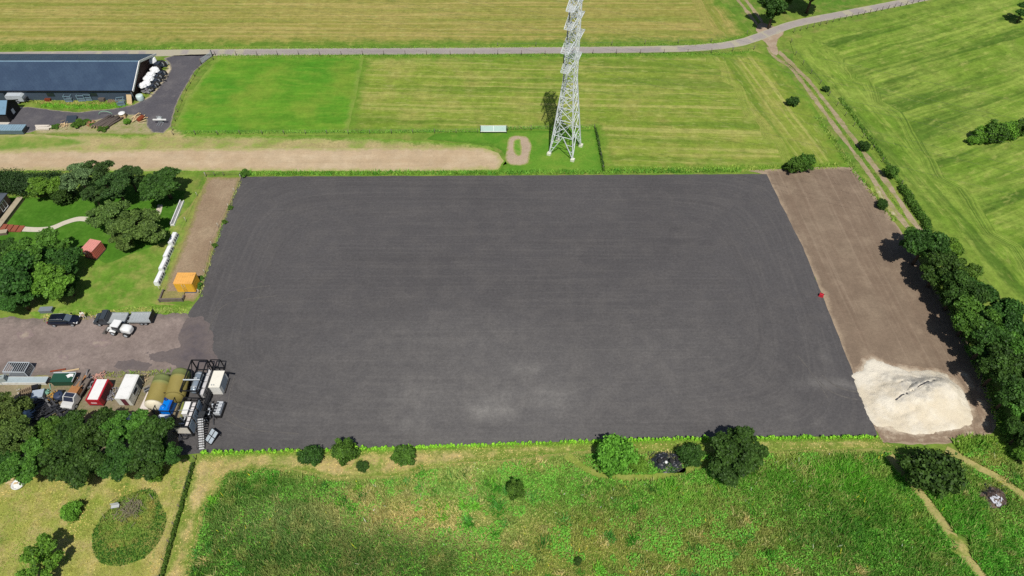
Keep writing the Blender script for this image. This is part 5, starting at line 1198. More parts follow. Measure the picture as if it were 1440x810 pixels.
# lower plant unit
hf = 2.5
a_, b_, c_, d_ = [G(px, py, hf) for px, py in [(245.6, 601.7), (266.1, 599), (275.6, 563.5), (252.2, 553.5)]]
x0, x1, y0, y1 = (a_[0] + d_[0]) / 2 + .2, (b_[0] + c_[0]) / 2, (a_[1] + b_[1]) / 2, (c_[1] + d_[1]) / 2 - .1
X, Y = x1 - x0, y1 - y0
f3 = frame('plant_frame', x0, y0, x1, y1, hf, 'low black frame with grey glazed side panels full of pipework', -.02, False, w=.12)
for k in range(3): MB().box(X + .065, X + .09, .15 + k * Y / 3, (k + 1) * Y / 3 - .15, .5, hf - .15).build('glazed_panel', bluegrey, f3)
MB().box(.1, X - .1, -.09, -.065, .9, hf - .1).build('end_panel', pmat('end_cream', S(222, 216, 206), .6, dirt=.2), f3)
def inner(name, label, cat, x, y, z=0.): return thing(name, label, cat, (x0 + x, y0 + y, z))
o = inner('white_cabinet', 'long white equipment cabinet inside the low plant frame', 'cabinet', .3, Y * .5); MB().box(0, .75, 0, Y * .42, .2, 2.0).build('cabinet', pmat('duct_white', (0, 0, 0, 1)), o); MB().box(-.02, .77, -.02, Y * .42 + .02, 2.0, 2.06).build('lid', white, o); MB().box(.0, .75, 0, Y * .4, 0, .19).build('plinth', black, o)
o = inner('cable_duct', 'white cable duct running along the right edge of the low plant frame', 'duct', X - .85, .25); MB().box(.1, .6, 0, Y - .6, 1.7, 1.95).build('duct', pmat('duct_white2', S(226, 222, 220), .6, dirt=.2), o)
for k in range(6): MB().box(.05, .65, .1 + k * .75, .2 + k * .75, 1.95, 2.02).build('clamp', dgrey, o)
for k in range(3): MB().bar((.35, .4 + k * 1.7, 0), (.35, .4 + k * 1.7, 1.7), .1).build('leg', black, o)
o = inner('pump_set', 'dark pump set with pipes at the front of the low plant frame', 'pump', .55, .9)
MB().tube([(0, -.5, .6), (0, .9, .6)], .3, 12).box(-.4, .4, -.6, 1.1, 0, .3).build('pump', dgrey, o); MB().tube([(-.2, 0, .8), (-.2, 0, 1.8), (.5, 0, 1.8)], .09, 8).tube([(.15, .6, .8), (.15, .6, 1.5), (.15, 1.4, 1.5)], .08, 8).tube([(-.3, .9, .3), (-.3, .9, 1.9)], .1, 8).build('pipe', lgalv, o)
MB().tube([(.3, -.3, .3), (.3, -.3, 1.2)], .2, 12).build('filter', bluegrey, o)
board('cross_rail', (x0, y0 + Y * .55, hf + .1), (x1, y0 + Y * .57, hf + .1), .06, .06, galv, 'thin rail lying across the low plant frame', 'rail')
# blue machine in its own cage
a_, b_, c_, d_ = [G(px, py, 2.2) for px, py in [(224, 573), (246, 583), (250.5, 554.5), (227, 555)]]
bx, by = G(237, 586)
f4 = frame('plant_frame', bx - 1.3, by - .3, bx + 1.0, by + 2.6, 2.1, 'black frame round the bright blue compressor', -.03, False, w=.1)
o = thing('blue_compressor', 'bright blue compressor inside a black frame', 'compressor', (bx - .2, by + .1, 0), -.05)
bl = pmat('bright_blue_paint', S(0, 124, 228), .35, dirt=.12)
MB().prism([(-.75, .2), (.7, .2), (.7, 1.2), (.45, 1.6), (-.4, 1.7), (-.75, 1.4)], 0, 2.2).build('body', bl, o)
MB().lathe([(.3, 1.69), (.3, 1.82), (.2, 1.84)], 14, (-.15, 1.75, 0)).build('intake', pmat('dark_blue_paint', S(10, 50, 120), .5), o)
MB().box(.35, .75, .4, 1.7, 1.2, 1.6).build('side_cover', pmat('mid_blue_paint', S(20, 90, 190), .4), o); MB().lathe([(.34, 1.6), (.38, 1.72), (.1, 1.76)], 14, (-.2, .5, 0)).build('cap', bl, o)
for yy in (.2, 1.9): MB().box(-.7, .7, yy - .1, yy + .1, 0, .2).build('skid', black, o)
o = thing('white_tank_end', 'white square water tank below the blue compressor', 'tank', G(231, 600) + (0,), -.05); MB().box(-.8, .8, 0, 1.3, 0, 1.1).build('tank', pmat('tank_pale_blue', S(206, 216, 228), .5), o); MB().lathe([(.18, 1.1), (.18, 1.18)], 10, (0, .6, 0)).build('cap', black, o)
# access platform with pipework, engine skid, stairs
ex, ey = G(306, 588)
o = thing('engine_skid', 'pale grey engine skid with dark side rails at the right of the plant', 'engine', (ex - .5, ey, 0), -.04)
MB().box(0, 1.15, 0, 2.3, .1, .5).build('skid', black, o); MB().box(.15, 1.0, .2, 2.1, .5, 1.05).build('engine_block', pmat('engine_pale', S(196, 200, 204), .5, dirt=.35), o)
for k in range(4): MB().box(.2, .45, .3 + k * .45, .55 + k * .45, 1.05, 1.2).build('cylinder_head', dgrey, o)
for k in range(3): MB().tube([(.7, .4 + k * .6, 1.05), (.7, .4 + k * .6, 1.28), (.95, .4 + k * .6, 1.28), (.95, .4 + k * .6, .6)], .06, 8).build('manifold', lgalv, o)
o = thing('pipe_manifold', 'tangle of dark pipes and valves beside the pale engine skid', 'pipework', (ex - 1.7, ey - 1.2, 0))
for k in range(7):
    xx = random.uniform(0, 1.0); yy = k * .5; MB().tube([(xx, yy, .1), (xx, yy, random.uniform(.6, 1.3)), (xx + random.uniform(-.4, .4), yy + .4, 1.0), (xx + .3, yy + .5, .1)], random.uniform(.05, .1), 7).build('pipe', random.choice([black, dgrey, galv]), o)
for k in range(4): MB().lathe([(.02, -.03), (.17, -.02), (.17, .02), (.02, .03)], 12, (random.uniform(.1, .9), .4 + k * .8, random.uniform(.9, 1.3))).build('valve_wheel', galv, o)
heap('pipe_scrap', 296, 584, 'black pipes and hoses heaped left of the pale engine skid', 'pipe heap', _pm['dark_scrap'], 34, 1.1, .7, .9, 41)
heap('cable_heap', 262, 612, 'black hoses and fittings in front of the low plant frame', 'hose heap', _pm['dark_scrap'], 30, 1.2, .6, .5, 42)
p, q = Vector(G(284, 632)), Vector(G(289.5, 599)); d = q - p
o = thing('access_stairs', 'steel access stairs with pale treads at the near end of the plant', 'stairs', (p.x, p.y, 0), math.atan2(d.y, d.x) - math.pi / 2)
L = d.length; n = 13
for k in range(n):
    t = MB().box(-.36, .36, k * L / n, k * L / n + .2, .08 + k * .17, .13 + k * .17).build('tread', pmat('tread_pale', S(206, 208, 210), .5), o)
for s in (-1, 1):
    MB().bar((s * .4, 0, .05), (s * .4, L, n * .17), .06, .2).build('stringer', black, o); MB().bar((s * .42, 0, .95), (s * .42, L, n * .17 + .9), .04).bar((s * .42, 0, 0), (s * .42, 0, .95), .04).bar((s * .42, L, n * .17 - .1), (s * .42, L, n * .17 + .9), .04).build('handrail', black, o)
o2 = thing('access_platform', 'black landing platform at the head of the access stairs', 'platform', (q.x - .15, q.y + .05, 0)); MB().box(-.3, .55, .05, 1.0, 2.1, 2.2).build('deck', pmat('mesh_deck', (.03, .032, .036, 1), .7), o2)
for xx in (-.25, .5):
    for yy in (.1, .95): MB().bar((xx, yy, 0), (xx, yy, 2.1), .09).build('leg', black, o2)
a_ = Vector(G(290, 619)); 
o = thing('glazed_panel', 'four pane glazed panel leaning in a black frame beside the access stairs', 'panel', (a_.x - .15, a_.y - .05, 0), math.radians(-34))
mb = MB(); T = lambda u, v: (u * .78, v * .78, .15 + v * .42)
for u in (0, .85, 1.7): mb.bar(T(u, 0), T(u, 2.1), .09)
for v in (0, 1.05, 2.1): mb.bar(T(0, v), T(1.7, v), .09)
mb.bar(T(0, 2.1), (0, 1.64, 0), .07).bar(T(1.7, 2.1), (1.33, 1.64, 0), .07); mb.build('frame', black, o)
for i in range(2):
    for j in range(2): u, v = .06 + i * .85, .06 + j * 1.05; MB().add([T(u, v), T(u + .73, v), T(u + .73, v + .93), T(u, v + .93)], [(0, 1, 2, 3)]).build('pane', pmat('pale_pane', S(176, 188, 198), .3), o)

# ------------------------------------------------------------------ loose things on the right and below
x, y = G(1154, 417); o = thing('red_jerrycan', 'small red fuel can with black handle on the bare soil', 'fuel can', (x, y, 0), -.5)
MB().prism([(-.3, 0), (.3, 0), (.34, .1), (.34, .5), (.2, .66), (-.3, .66), (-.34, .5), (-.34, .1)], -.2, .2).build('body', pmat('bright_red_plastic', S(216, 52, 66), .35, dirt=.1), o)
MB().tube([(-.22, 0, .66), (-.2, 0, .76), (.08, 0, .76), (.1, 0, .66)], .035, 8).build('handle', black, o); MB().tube([(.26, 0, .58), (.36, 0, .72)], .06, 8).build('spout', black, o)
for pts_, lab in (([(1256, 567), (1263, 562), (1270, 559), (1277, 556)], 'dark crumpled plastic strip lower on the sand heap'), ([(1277, 556), (1287, 551), (1298, 545), (1309, 541)], 'dark plastic strip along the crest of the sand heap')):
    A_ = np.array([G(*q_) for q_ in pts_]); hz = .04 + sand_h(A_[:, 0], A_[:, 1], np.full(len(A_), 4.0)); mb = MB()
    cz = Vector((A_[0][0], A_[0][1], 0))
    for k in range(len(A_) - 1):
        mb.bar(Vector((A_[k][0], A_[k][1], hz[k] + .1)) - cz, Vector((A_[k + 1][0], A_[k + 1][1], hz[k + 1] + .1)) - cz, random.uniform(.08, .2), .06)
    o = mb.build('plastic_strip', pmat('dusty_black_plastic', S(66, 66, 72), .7, dirt=.4, dcol=S(150, 146, 140))); o.location = cz; setp(o, lab, 'plastic strip')
# black silage sheet heap
x, y = G(938, 650)
o = thing('sheeted_heap', 'lumpy heap under crumpled black plastic sheet beside the cinder field hedge', 'sheeted heap', (x, y, 0))
mb = MB(); N = 30
for i in range(N):
    for j in range(N):
        u, v = i / (N - 1) * 2 - 1, j / (N - 1) * 2 - 1; r = math.hypot(u, v)
        h = max(0, 1 - r ** 3) * 1.0 * (1 - .5 * math.exp(-(u * 3.2) ** 2)); n = mnoise.noise(Vector((u * 3, v * 3, 1))) * .32 + mnoise.noise(Vector((u * 8, v * 8, 4))) * .16
        mb.v.append((u * 2.35 * (1 + .12 * n), v * 1.55, max(.03, h * (1 + n) + n * .35 * (h > .05))))
for i in range(N - 1):
    for j in range(N - 1): mb.f.append((i * N + j, (i + 1) * N + j, (i + 1) * N + j + 1, i * N + j + 1)); mb.sm.append(False)
mb.build('plastic_sheet', pmat('black_plastic', (.02, .023, .032, 1), .42, 0, .5, dirt=.1), o)
for k in range(4): o2 = MB().lathe([(.16, -.06), (.3, -.08), (.3, .08), (.16, .06)], 12).build('tyre_weight', tyre); o2.location = (x - 1.2 + k * .8, y - .3 + .3 * (k % 2), 1.06 if k != 1 else .8); setp(o2, 'worn tyre weighing down the black plastic sheet', 'tyre', 'tyres on the black sheet')
o2 = MB().lathe([(.02, 0), (.2, .05), (.22, .18), (.12, .3), (.01, .32)], 9).build('white_bucket', white); o2.location = (x - .35, y - .45, .82); setp(o2, 'white upturned bucket on the black plastic sheet', 'bucket')
# burnt ash heap
def ash_h(x_, y_, d_): return np.clip(d_ / 1.2, 0, 1) * .55 + (npnoise(x_, y_, 1.6, 3) - .4) * .5 * np.clip(d_, 0, 1)
am = NT('ash'); n1 = am.noise(.9, 5, .7); n2 = am.noise(5, 4, .7); cA = am.mix(am.ramp(n1, .45, .6), S(70, 58, 54), S(112, 96, 84)); cA = am.mix(am.ramp(n2, .56, .7), cA, S(176, 176, 182)); m_ash = am.done(cA, .95, .1); 
patch('ash_heap', [(1374, 690), (1385, 683), (1400, 684), (1415, 692), (1417, 708), (1408, 718), (1392, 718), (1380, 708)], .045, m_ash, .2, .25, .2, height=ash_h, kind=None, edge=False, smooth=1, label='burnt ash heap with grey white remains in the lower right grass', cat='ash heap')
heap('burnt_rubbish', 1397, 704, 'grey white burnt rubbish on top of the ash heap', 'rubbish', pmat('ash_white', S(206, 208, 216), .8, dirt=.3), 26, .9, .28, .75, 21)
heap('charred_sticks', 1388, 694, 'charred black sticks at the far rim of the ash heap', 'sticks', pmat('charcoal', (.012, .012, .014, 1), .9), 18, .7, .45, .6, 22)
x, y = G(27, 682); o = thing('white_tub', 'white plastic tub lying under the bottom left trees', 'tub', (x, y, 0)); MB().lathe([(.5, 0), (.75, .1), (.8, .35), (.84, .38), (.7, .36), (.6, .12)], 16).build('tub', white, o)
MB().tube([(-.8, 0, .36), (-.95, 0, .3), (-.8, .1, .22)], .04, 6).build('handle', lgalv, o)
for k in range(3): board('plank', G(4 + k * 5, 678 + k * 2) + (.1 + k * .06,), G(20 + k * 3, 674 + k * 3) + (.12 + k * .06,), .25, .06, pale_wood, 'pale plank on the ground left of the white tub', 'plank', 'planks by the white tub')
x, y = G(164, 714); o = thing('garden_bench', 'small grey bench at the far side of the planted oval', 'bench', (x, y, .03), .2)
MB().box(-.5, .5, -.2, .2, .38, .44).build('seat', pmat('pale_bench', S(186, 190, 190), .7), o); MB().box(-.5, .5, .2, .25, .5, .85).build('backrest', _pm['pale_bench'], o)
for xx in (-.42, .42): MB().box(xx - .04, xx + .04, -.18, .22, 0, .38).build('leg', dgrey, o)
heap('brush_pile', 183, 716, 'grey brushwood pile in the middle of the planted oval', 'brush pile', pmat('grey_brush', S(128, 122, 98), .95, dirt=.3), 170, 1.5, .55, .35, 31, .35)
o = bpy.data.objects[-1]
# ------------------------------------------------------------------ trees and shrubs
L_dark = leafmat('leaf_dark', S(58, 92, 38, 1.1))
L_mid = leafmat('leaf_mid', S(74, 112, 42, 1.15))
L_bright = leafmat('leaf_bright', S(90, 136, 48, 1.2))
L_pine = leafmat('leaf_pine', S(58, 90, 44, 1.12), .1)
L_grey = leafmat('leaf_greygreen', S(92, 118, 78, 1.15), .2)
L_willow = leafmat('leaf_willow', S(88, 114, 56, 1.15), .25)
L_hedge = leafmat('leaf_conifer', S(46, 76, 38, 1.1), .08)
tree_kind('broad_a', 3.2, 7.0, 2.9, 30, 330, .34, L_dark, 1, .36, bark=bark)
tree_kind('broad_b', 3.2, 7.4, 3.1, 26, 330, .36, L_mid, 2, .4, bark=bark)
tree_kind('broad_c', 3.2, 6.6, 2.7, 28, 330, .34, L_bright, 3, .36, bark=bark)
tree_kind('broad_d', 3.2, 7.2, 3.0, 34, 300, .32, L_dark, 4, .32, bark=bark)
tree_kind('pine_a', 3.0, 7.5, 3.0, 26, 420, .22, L_pine, 5, .3, bark=bark)
tree_kind('pine_b', 3.0, 8.0, 3.2, 22, 420, .22, L_pine, 6, .34, bark=bark)
tree_kind('grey_pine', 3.0, 7.5, 3.2, 20, 420, .22, L_grey, 7, .34, bark=bark)
tree_kind('willow', 3.2, 7.2, 3.0, 34, 400, .26, L_willow, 8, .34, .55, bark=bark)
tree_kind('bush_dark', 1.5, 2.3, 1.15, 14, 420, .2, L_dark, 9, .42, zc=1.1, bark=bark, trunk_r=.08, dense=True)
tree_kind('bush_bright', 1.5, 2.2, 1.1, 14, 420, .2, L_bright, 10, .42, zc=1.05, bark=bark, trunk_r=.08, dense=True)
tree_kind('bush_mid', 1.5, 2.6, 1.3, 14, 420, .2, L_mid, 12, .4, zc=1.25, bark=bark, trunk_r=.08, dense=True)
tree_kind('open_tree', 2.0, 4.2, 1.7, 16, 300, .26, L_bright, 13, .36, bark=bark, trunk_r=.1)
tree_kind('conifer', 1.5, 3.0, 1.4, 7, 700, .2, L_mid, 14, conic=True, bark=bark, zc=1.3, trunk_r=.1)
tree_kind('scrub', 1.3, 1.3, .65, 12, 700, .24, L_mid, 15, .42, zc=.6, bark=bark, trunk_r=.05)
random.seed(5)
# garden
T = [
 ('grey_pine', 113, 252, 27, 'pale grey green pine on the left of the garden pine cluster'), ('pine_a', 140, 244, 26, 'tall dark pine at the back of the garden pine cluster'), ('pine_b', 163, 262, 27, 'dark pine above the willow in the garden cluster'),
 ('pine_b', 182, 250, 20, 'slim dark pine between the cluster and the round dark tree'), ('broad_d', 230, 258, 35, 'broad round dark tree casting shade at the top of the worn paddock'), ('pine_a', 132, 275, 20, 'small dark pine at the front of the garden cluster'),
 ('willow', 153, 305, 30, 'drooping grey green willow beside the end of the pale path'), ('willow', 196, 318, 36, 'large drooping willow nearest the white barriers'), ('willow', 174, 334, 22, 'smaller willow in front of the two larger ones'),
 ('broad_c', 63, 262, 22, 'bright green bush at the end of the dark conifer hedge'), ('bush_dark', 88, 272, 18, 'dark clipped bush at the corner of the upper lawn'),
 ('broad_b', 56, 352, 36, 'bushy mid green tree covering the end of the garden path'), ('broad_a', 84, 370, 27, 'dark tree beside the faded red container'), ('broad_a', 22, 388, 38, 'dark tree at the left edge below the terracotta steps'),
 ('broad_c', 72, 396, 33, 'brightest green tree of the group above the gravel yard'), ('broad_d', 28, 420, 30, 'very dark tree at the yard edge on the far left'), ('broad_d', 2, 352, 24, 'dark tree at the left edge beside the steps'), ('broad_a', 96, 404, 18, 'small dark tree casting shade onto the rough lawn')]
for k, px, py, r, lab in T: plant(k, px, py, r, lab, zs=.62 if k in ('willow', 'broad_d') else .8, cat='bush' if 'bush' in k or 'bush at' in lab else 'tree', name={'p': 'pine_tree', 'g': 'pine_tree', 'w': 'willow_tree'}.get(k[0], 'bush' if 'bush' in k else 'broadleaf_tree'))
def hedge(name, a, b, w, h, mat, label, leaf=.22, n=3200, cat='hedge'):
    a, b = Vector(a), Vector(b); d = b - a; L = d.length; o = thing(name, label, cat, (a.x, a.y, 0), math.atan2(d.y, d.x)); rng = np.random.default_rng(int(L * 10))
    lob = []; k = int(L / (w * .45)) + 1
    for i in range(k): lob.append((i * L / max(1, k - 1) + rng.normal(0, .1), rng.normal(0, w * .12), h * .52 + rng.normal(0, h * .05), w * .55, w * .5, h * .5))
    C, u, v, Tn = leaves_on_lobes(lob, n / max(1, k) / (w * .55 * h * .5 / .8), leaf, 0, rng); ok = C[:, 2] > .05
    quads('foliage', C[ok], u[ok], v[ok], Tn[ok], mat, o)
    MB().tube([(0, 0, h * .3), (L, 0, h * .3)], .06, 5).build('stem', bark, o); return o
hedge('conifer_hedge', G(-30, 268), G(84, 268), 4.0, 3.2, L_hedge, 'thick dark conifer hedge behind the upper garden lawn', .2, 16000)
# bottom left row
B = [('willow', 10, 580, 32, 'pale willow at the left end of the bottom tree row'), ('willow', 14, 616, 34, 'pale yellow green willow below the first at the left edge'), ('broad_b', 62, 618, 28, 'mid green tree beside the willows in the bottom row'), ('broad_b', 42, 648, 32, 'mid green tree nearest the white tub'),
     ('broad_d', 104, 604, 34, 'dark tree covering the foot of the old truck'), ('broad_d', 84, 645, 32, 'dark tree at the lower edge of the bottom row'), ('broad_a', 138, 612, 32, 'dark tree right below the red box trailer'), ('broad_a', 124, 655, 30, 'dark tree at the lower middle of the bottom row'),
     ('broad_b', 180, 602, 32, 'mid green tree right below the white site cabin'), ('broad_d', 166, 645, 32, 'dark tree above the planted oval'), ('broad_a', 214, 618, 34, 'dark tree in front of the blue compressor'), ('broad_d', 204, 650, 28, 'dark tree at the right lower end of the bottom row'), ('broad_a', 238, 640, 22, 'smaller dark tree at the right end of the bottom row'), ('broad_d', 5, 650, 26, 'dark tree at the lower left corner of the row')]
for k, px, py, r, lab in B: plant(k, px, py, r, lab, 'tree', zs=.85, name= 'willow_tree' if k == 'willow' else 'broadleaf_tree')
plant('bush_bright', 217, 667, 12, 'low bright bush at the foot of the bottom tree row', 'bush', 'bush')
plant('bush_bright', 101, 719, 14, 'small round bright shrub with a long shadow in the rough meadow', 'shrub', 'shrub')
plant('open_tree', 62, 778, 26, 'young open crowned tree at the bottom left of the meadow', 'tree', 'young_tree')
plant('open_tree', 45, 815, 22, 'young tree cut by the bottom edge of the photo', 'tree', 'young_tree')
# right hand row
R_ = [(1287, 334, 17, 'broad_b', 'small leading tree at the top end of the right hand row'), (1300, 346, 30, 'broad_a', 'first tree of the right hand row, where the wheel track ends'), (1330, 352, 22, 'broad_c', 'lighter green tree at the back of the row top'), (1322, 378, 30, 'broad_d', 'second dark tree down the right hand row'), (1352, 384, 26, 'broad_b', 'mid green tree on the field side of the second dark tree'),
      (1346, 412, 30, 'broad_a', 'third dark tree down the right hand row'), (1380, 414, 26, 'broad_d', 'dark tree on the field side near the middle of the row'), (1368, 446, 32, 'broad_b', 'mid green tree in the middle of the right hand row'), (1408, 448, 30, 'broad_a', 'dark tree behind the middle of the right hand row'),
      (1388, 482, 32, 'broad_d', 'dark tree opposite the sand heap top corner'), (1428, 480, 30, 'broad_b', 'mid green tree at the right edge, level with the dark one'), (1404, 520, 32, 'broad_a', 'dark tree right of the sand heap'), (1440, 520, 30, 'broad_d', 'dark tree cut by the right edge beside the sand heap'),
      (1420, 556, 30, 'broad_a', 'dark tree near the lower end of the right hand row'), (1446, 580, 28, 'broad_b', 'tree cut by the right edge at the lower end of the row'), (1436, 610, 24, 'broad_d', 'lowest dark tree of the right hand row'), (1458, 630, 22, 'broad_a', 'last tree of the right row, mostly outside the photo'), (1440, 640, 14, 'broad_c', 'small lighter tree at the bottom end of the right hand row')]
for px, py, r, k, lab in R_: plant(k, px, py, r, lab, 'tree', 'broadleaf_tree', 'trees in the right hand row')
# single shrubs
U = [('bush_mid', 1118, 233, 13, 'left half of the shrub pair at the top of the bare soil'), ('bush_mid', 1133, 229, 13, 'right half of the shrub pair at the top of the bare soil'), ('bush_dark', 1241, 287, 8, 'shrub between the ruts and the bare soil'), ('bush_mid', 1253, 242, 10, 'spreading shrub on the field side of the wheel track'),
     ('bush_dark', 1161, 125, 5, 'small dark shrub by the upper wheel track'), ('bush_dark', 1114, 143, 8, 'lone dark clump in the mown field near the track'), ('bush_dark', 1104, 235, 4, 'tiny shrub left of the shrub pair'), ('bush_dark', 1215, 205, 8, 'low dark shrub halfway down the wheel track'),
     ('bush_dark', 1306, 664, 36, 'wide dark bush below the sand heap'), ('bush_bright', 866, 641, 27, 'large bright bush at the dark field edge with a dark spike of shade'), ('bush_bright', 898, 654, 12, 'low light green bush right of the large bright bush'), ('bush_dark', 972, 640, 17, 'dark bush touching the black plastic heap'),
     ('bush_mid', 485, 636, 18, 'tall rounded bush at the dark field edge on the left'), ('bush_dark', 436, 641, 16, 'dark bush leftmost along the lower dark field edge'), ('bush_mid', 569, 642, 17, 'loose pointed bush third along the lower dark field edge'), ('bush_mid', 725, 690, 13, 'dark bluish bush standing alone in the weeds'),
     ('bush_dark', 812, 790, 6, 'tiny dark bush near the bottom of the weeds'), ('bush_bright', 1384, 190, 14, 'left shrub of the hedge fragment in the right field'), ('bush_mid', 1400, 187, 17, 'middle shrub of the hedge fragment in the right field'), ('bush_bright', 1420, 184, 14, 'right middle shrub of the hedge fragment in the right field'), ('bush_mid', 1438, 180, 14, 'shrub of the hedge fragment cut by the right edge'), ('bush_bright', 1368, 197, 8, 'small end shrub of the hedge fragment in the right field'), ('bush_dark', 510, 656, 8, 'low green clump in the mown path')]
for k, px, py, r, lab in U: plant(k, px, py, r, lab, 'bush', 'bush', zs=1.35 if (px, py) in ((485, 636), (866, 641)) else 1.6 if px == 725 else 1.0)
plant('broad_d', 1042, 630, 38, 'big dark tree leaning over the lower edge of the dark field', 'tree', 'broadleaf_tree', zs=.85)
plant('broad_a', 1024, 654, 28, 'lower dark limb mass at the foot of the big dark tree', 'tree', 'broadleaf_tree', zs=.7)
plant('broad_a', 1088, 14, 22, 'dark tree at the lane junction', 'tree', 'broadleaf_tree'); plant('broad_d', 1145, -14, 26, 'dark tree casting shade from beyond the top edge', 'tree', 'broadleaf_tree'); plant('broad_a', 1110, -6, 20, 'dark tree behind the junction tree', 'tree', 'broadleaf_tree'); plant('broad_d', 1440, 14, 14, 'dark tree at the top right corner', 'tree', 'broadleaf_tree')
# hedge clumps in the farmyard
for (k, px, py, r, lab) in [('scrub', 78, 178, 9, 'weedy clump beside the bleached boards'), ('scrub', 110, 174, 14, 'yellow green weeds below the slate panel'), ('scrub', 132, 176, 9, 'weeds at the left end of the log pile'), ('bush_bright', 178, 171, 9, 'bright weeds between log pile and bulk bag'), ('scrub', 145, 181, 11, 'dark weeds in front of the log pile'), ('scrub', 122, 170, 8, 'tawny weeds left of the green hoop')]: plant(k, px, py, r * .62, lab, 'weeds', 'weed_clump', zs=.7)
for (px, py, r, lab) in [(278, 402, 6, 'green climber at the yellow container corner'), (281, 392, 5, 'green climber on the pale post fence by the yellow container'), (302, 345, 4, 'weed clump halfway along the pale post fence'), (316, 312, 4, 'weed clump higher along the pale post fence'), (324, 292, 4, 'weed clump near the top of the pale post fence'), (344, 244, 7, 'bush at the top left corner of the dark field')]: plant('scrub', px, py, r, lab, 'weeds', 'weed_clump')
hedge('track_scrub', G(1268, 268), G(1304, 322), 1.3, 1.0, L_mid, 'thick scrub where the wheel track meets the tree row', .22, 2200, 'scrub')
hedge('field_hedge', G(838, 183), G(849, 240), .4, .5, L_mid, 'narrow hedge down the right side of the pylon paddock', .16, 1100)
hedge('meadow_hedge', G(272, 655), G(222, 835), .4, .6, L_mid, 'narrow overgrown hedge along the rough meadow fence', .14, 3600)

# ------------------------------------------------------------------ grass and weeds as blades
m_tuft = tuftmat('blades')
def lin(r, g, b): return np.array(S(r, g, b, 1.85)[:3])
def sample_poly(poly, dens, px=True):
    P = np.array([G(*p) for p in poly] if px else poly); x0, y0 = P.min(0); x1, y1 = P.max(0); n = int((x1 - x0) * (y1 - y0) * dens)
    Q = np.stack([RNG.uniform(x0, x1, n), RNG.uniform(y0, y1, n)], 1); Q = Q[inside(Q, P)]
    vis = (np.abs(Q[:, 0]) < (Q[:, 1] * CP + CAMH * SP) * .80) & (Q[:, 1] > 22); return Q[vis]
def blades(name, Q, h, w, colors, kind='stuff', label=None, cat=None, lean=1.1, z=.02, group=None):
    n = len(Q); a = RNG.uniform(0, 6.283, n); h = h * RNG.uniform(.6, 1.3, n); w = w * RNG.uniform(.7, 1.3, n)
    C = np.column_stack([Q, np.full(n, z)]); U = np.column_stack([np.cos(a), np.sin(a), np.zeros(n)]) * (w / 2)[:, None]
    b = RNG.uniform(0, 6.283, n); l = RNG.uniform(0, lean, n) * h
    Vv = np.column_stack([np.cos(b) * l, np.sin(b) * l, h]); o = quads(name, C, U, Vv, None, m_tuft, None, np.clip(colors * RNG.uniform(.82, 1.18, (n, 1)), 0, 1), True)
    if kind: o['kind'] = kind
    if label: setp(o, label, cat, group)
    return o
def near_paths(Q):
    r = np.zeros(len(Q), bool)
    for pts, w in [([(1250, 640), (1275, 672), (1300, 702), (1325, 736), (1345, 766), (1375, 806), (1395, 830)], 1.4), ([(1330, 632), (1370, 655), (1410, 676), (1450, 706), (1500, 740)], 1.2), ([(795, 640), (815, 655), (840, 668), (880, 673), (920, 672), (960, 664), (1000, 650)], 1.0), ([(1348, 752), (1350, 782)], 2.2), ([(1385, 690), (1408, 714)], 2.6)]:
        r |= inside(Q, ribbon_poly([G(*p) for p in pts], w))
    return r
WP = [G(*p) for p in WEED]
Q = sample_poly(WEED, 150); Q = Q[~near_paths(Q)]
wd_ = edge_dist(Q, densify(WP, 3, .0)); keep = RNG.random(len(Q)) < np.clip(.12 + (wd_ + 2.2 * (npnoise(Q[:, 0], Q[:, 1], .45, 77) - .5)) / 1.6, 0, 1); Q, wd_ = Q[keep], wd_[keep]
x, y = Q[:, 0], Q[:, 1]
n1 = npnoise(x, y, .12, 1); n2 = npnoise(x, y, .4, 2); n3 = npnoise(x, y, 1.1, 3); n4 = npnoise(x, y, 1.7, 14, 3)
sp = np.clip((npnoise(x, y, .75, 15) - .5) * 4 + .5, 0, 1)[:, None]   # patches of different plants
c = (lin(86, 120, 48) * (1 - n2[:, None]) + lin(128, 148, 70) * n2[:, None]) * (1 - sp * .6) + sp * .6 * lin(68, 116, 44)
ht = .14 + .3 * n1 + .3 * np.clip((n4 - .45) * 3, 0, 1)
def reg(px, py, rx, ry, col, amt, dh=0.):
    global c, ht
    u, v = G(px, py); m = np.exp(-((x - u) / rx) ** 2 - ((y - v) / ry) ** 2) * amt; m = np.clip(m * (n2 * 1.2 + n3 * 1.1), 0, 1)
    c = c * (1 - m[:, None]) + lin(*col)[None] * m[:, None]; ht = ht + dh * m
reg(360, 675, 9, 3, (76, 128, 42), .95, .2); reg(400, 775, 15, 7, (78, 112, 48), .9, .3); reg(560, 780, 10, 5, (76, 108, 48), .9, .25); reg(420, 730, 8, 3, (120, 140, 84), .6, .1)
reg(620, 725, 11, 2.6, (172, 160, 106), 1.0, -.2); reg(700, 735, 8, 2.6, (174, 164, 112), .95, -.2); reg(520, 705, 6, 2, (160, 154, 98), .9, -.1); reg(680, 665, 10, 3, (98, 160, 62), .9, .1)
reg(800, 700, 9, 5, (100, 152, 54), .8, .1); reg(900, 720, 10, 4, (74, 118, 44), .9, .2); reg(960, 690, 7, 3, (104, 162, 52), .9, .1); reg(1130, 690, 12, 5, (82, 136, 42), .95, .25)
reg(930, 770, 12, 5, (142, 146, 78), .8, -.1); reg(1060, 770, 12, 5, (132, 142, 74), .8, -.1); reg(800, 775, 7, 5, (142, 146, 74), .7, -.1); reg(1220, 760, 10, 8, (74, 120, 42), .9, .25); reg(1180, 670, 8, 3, (92, 148, 44), .8, .2)
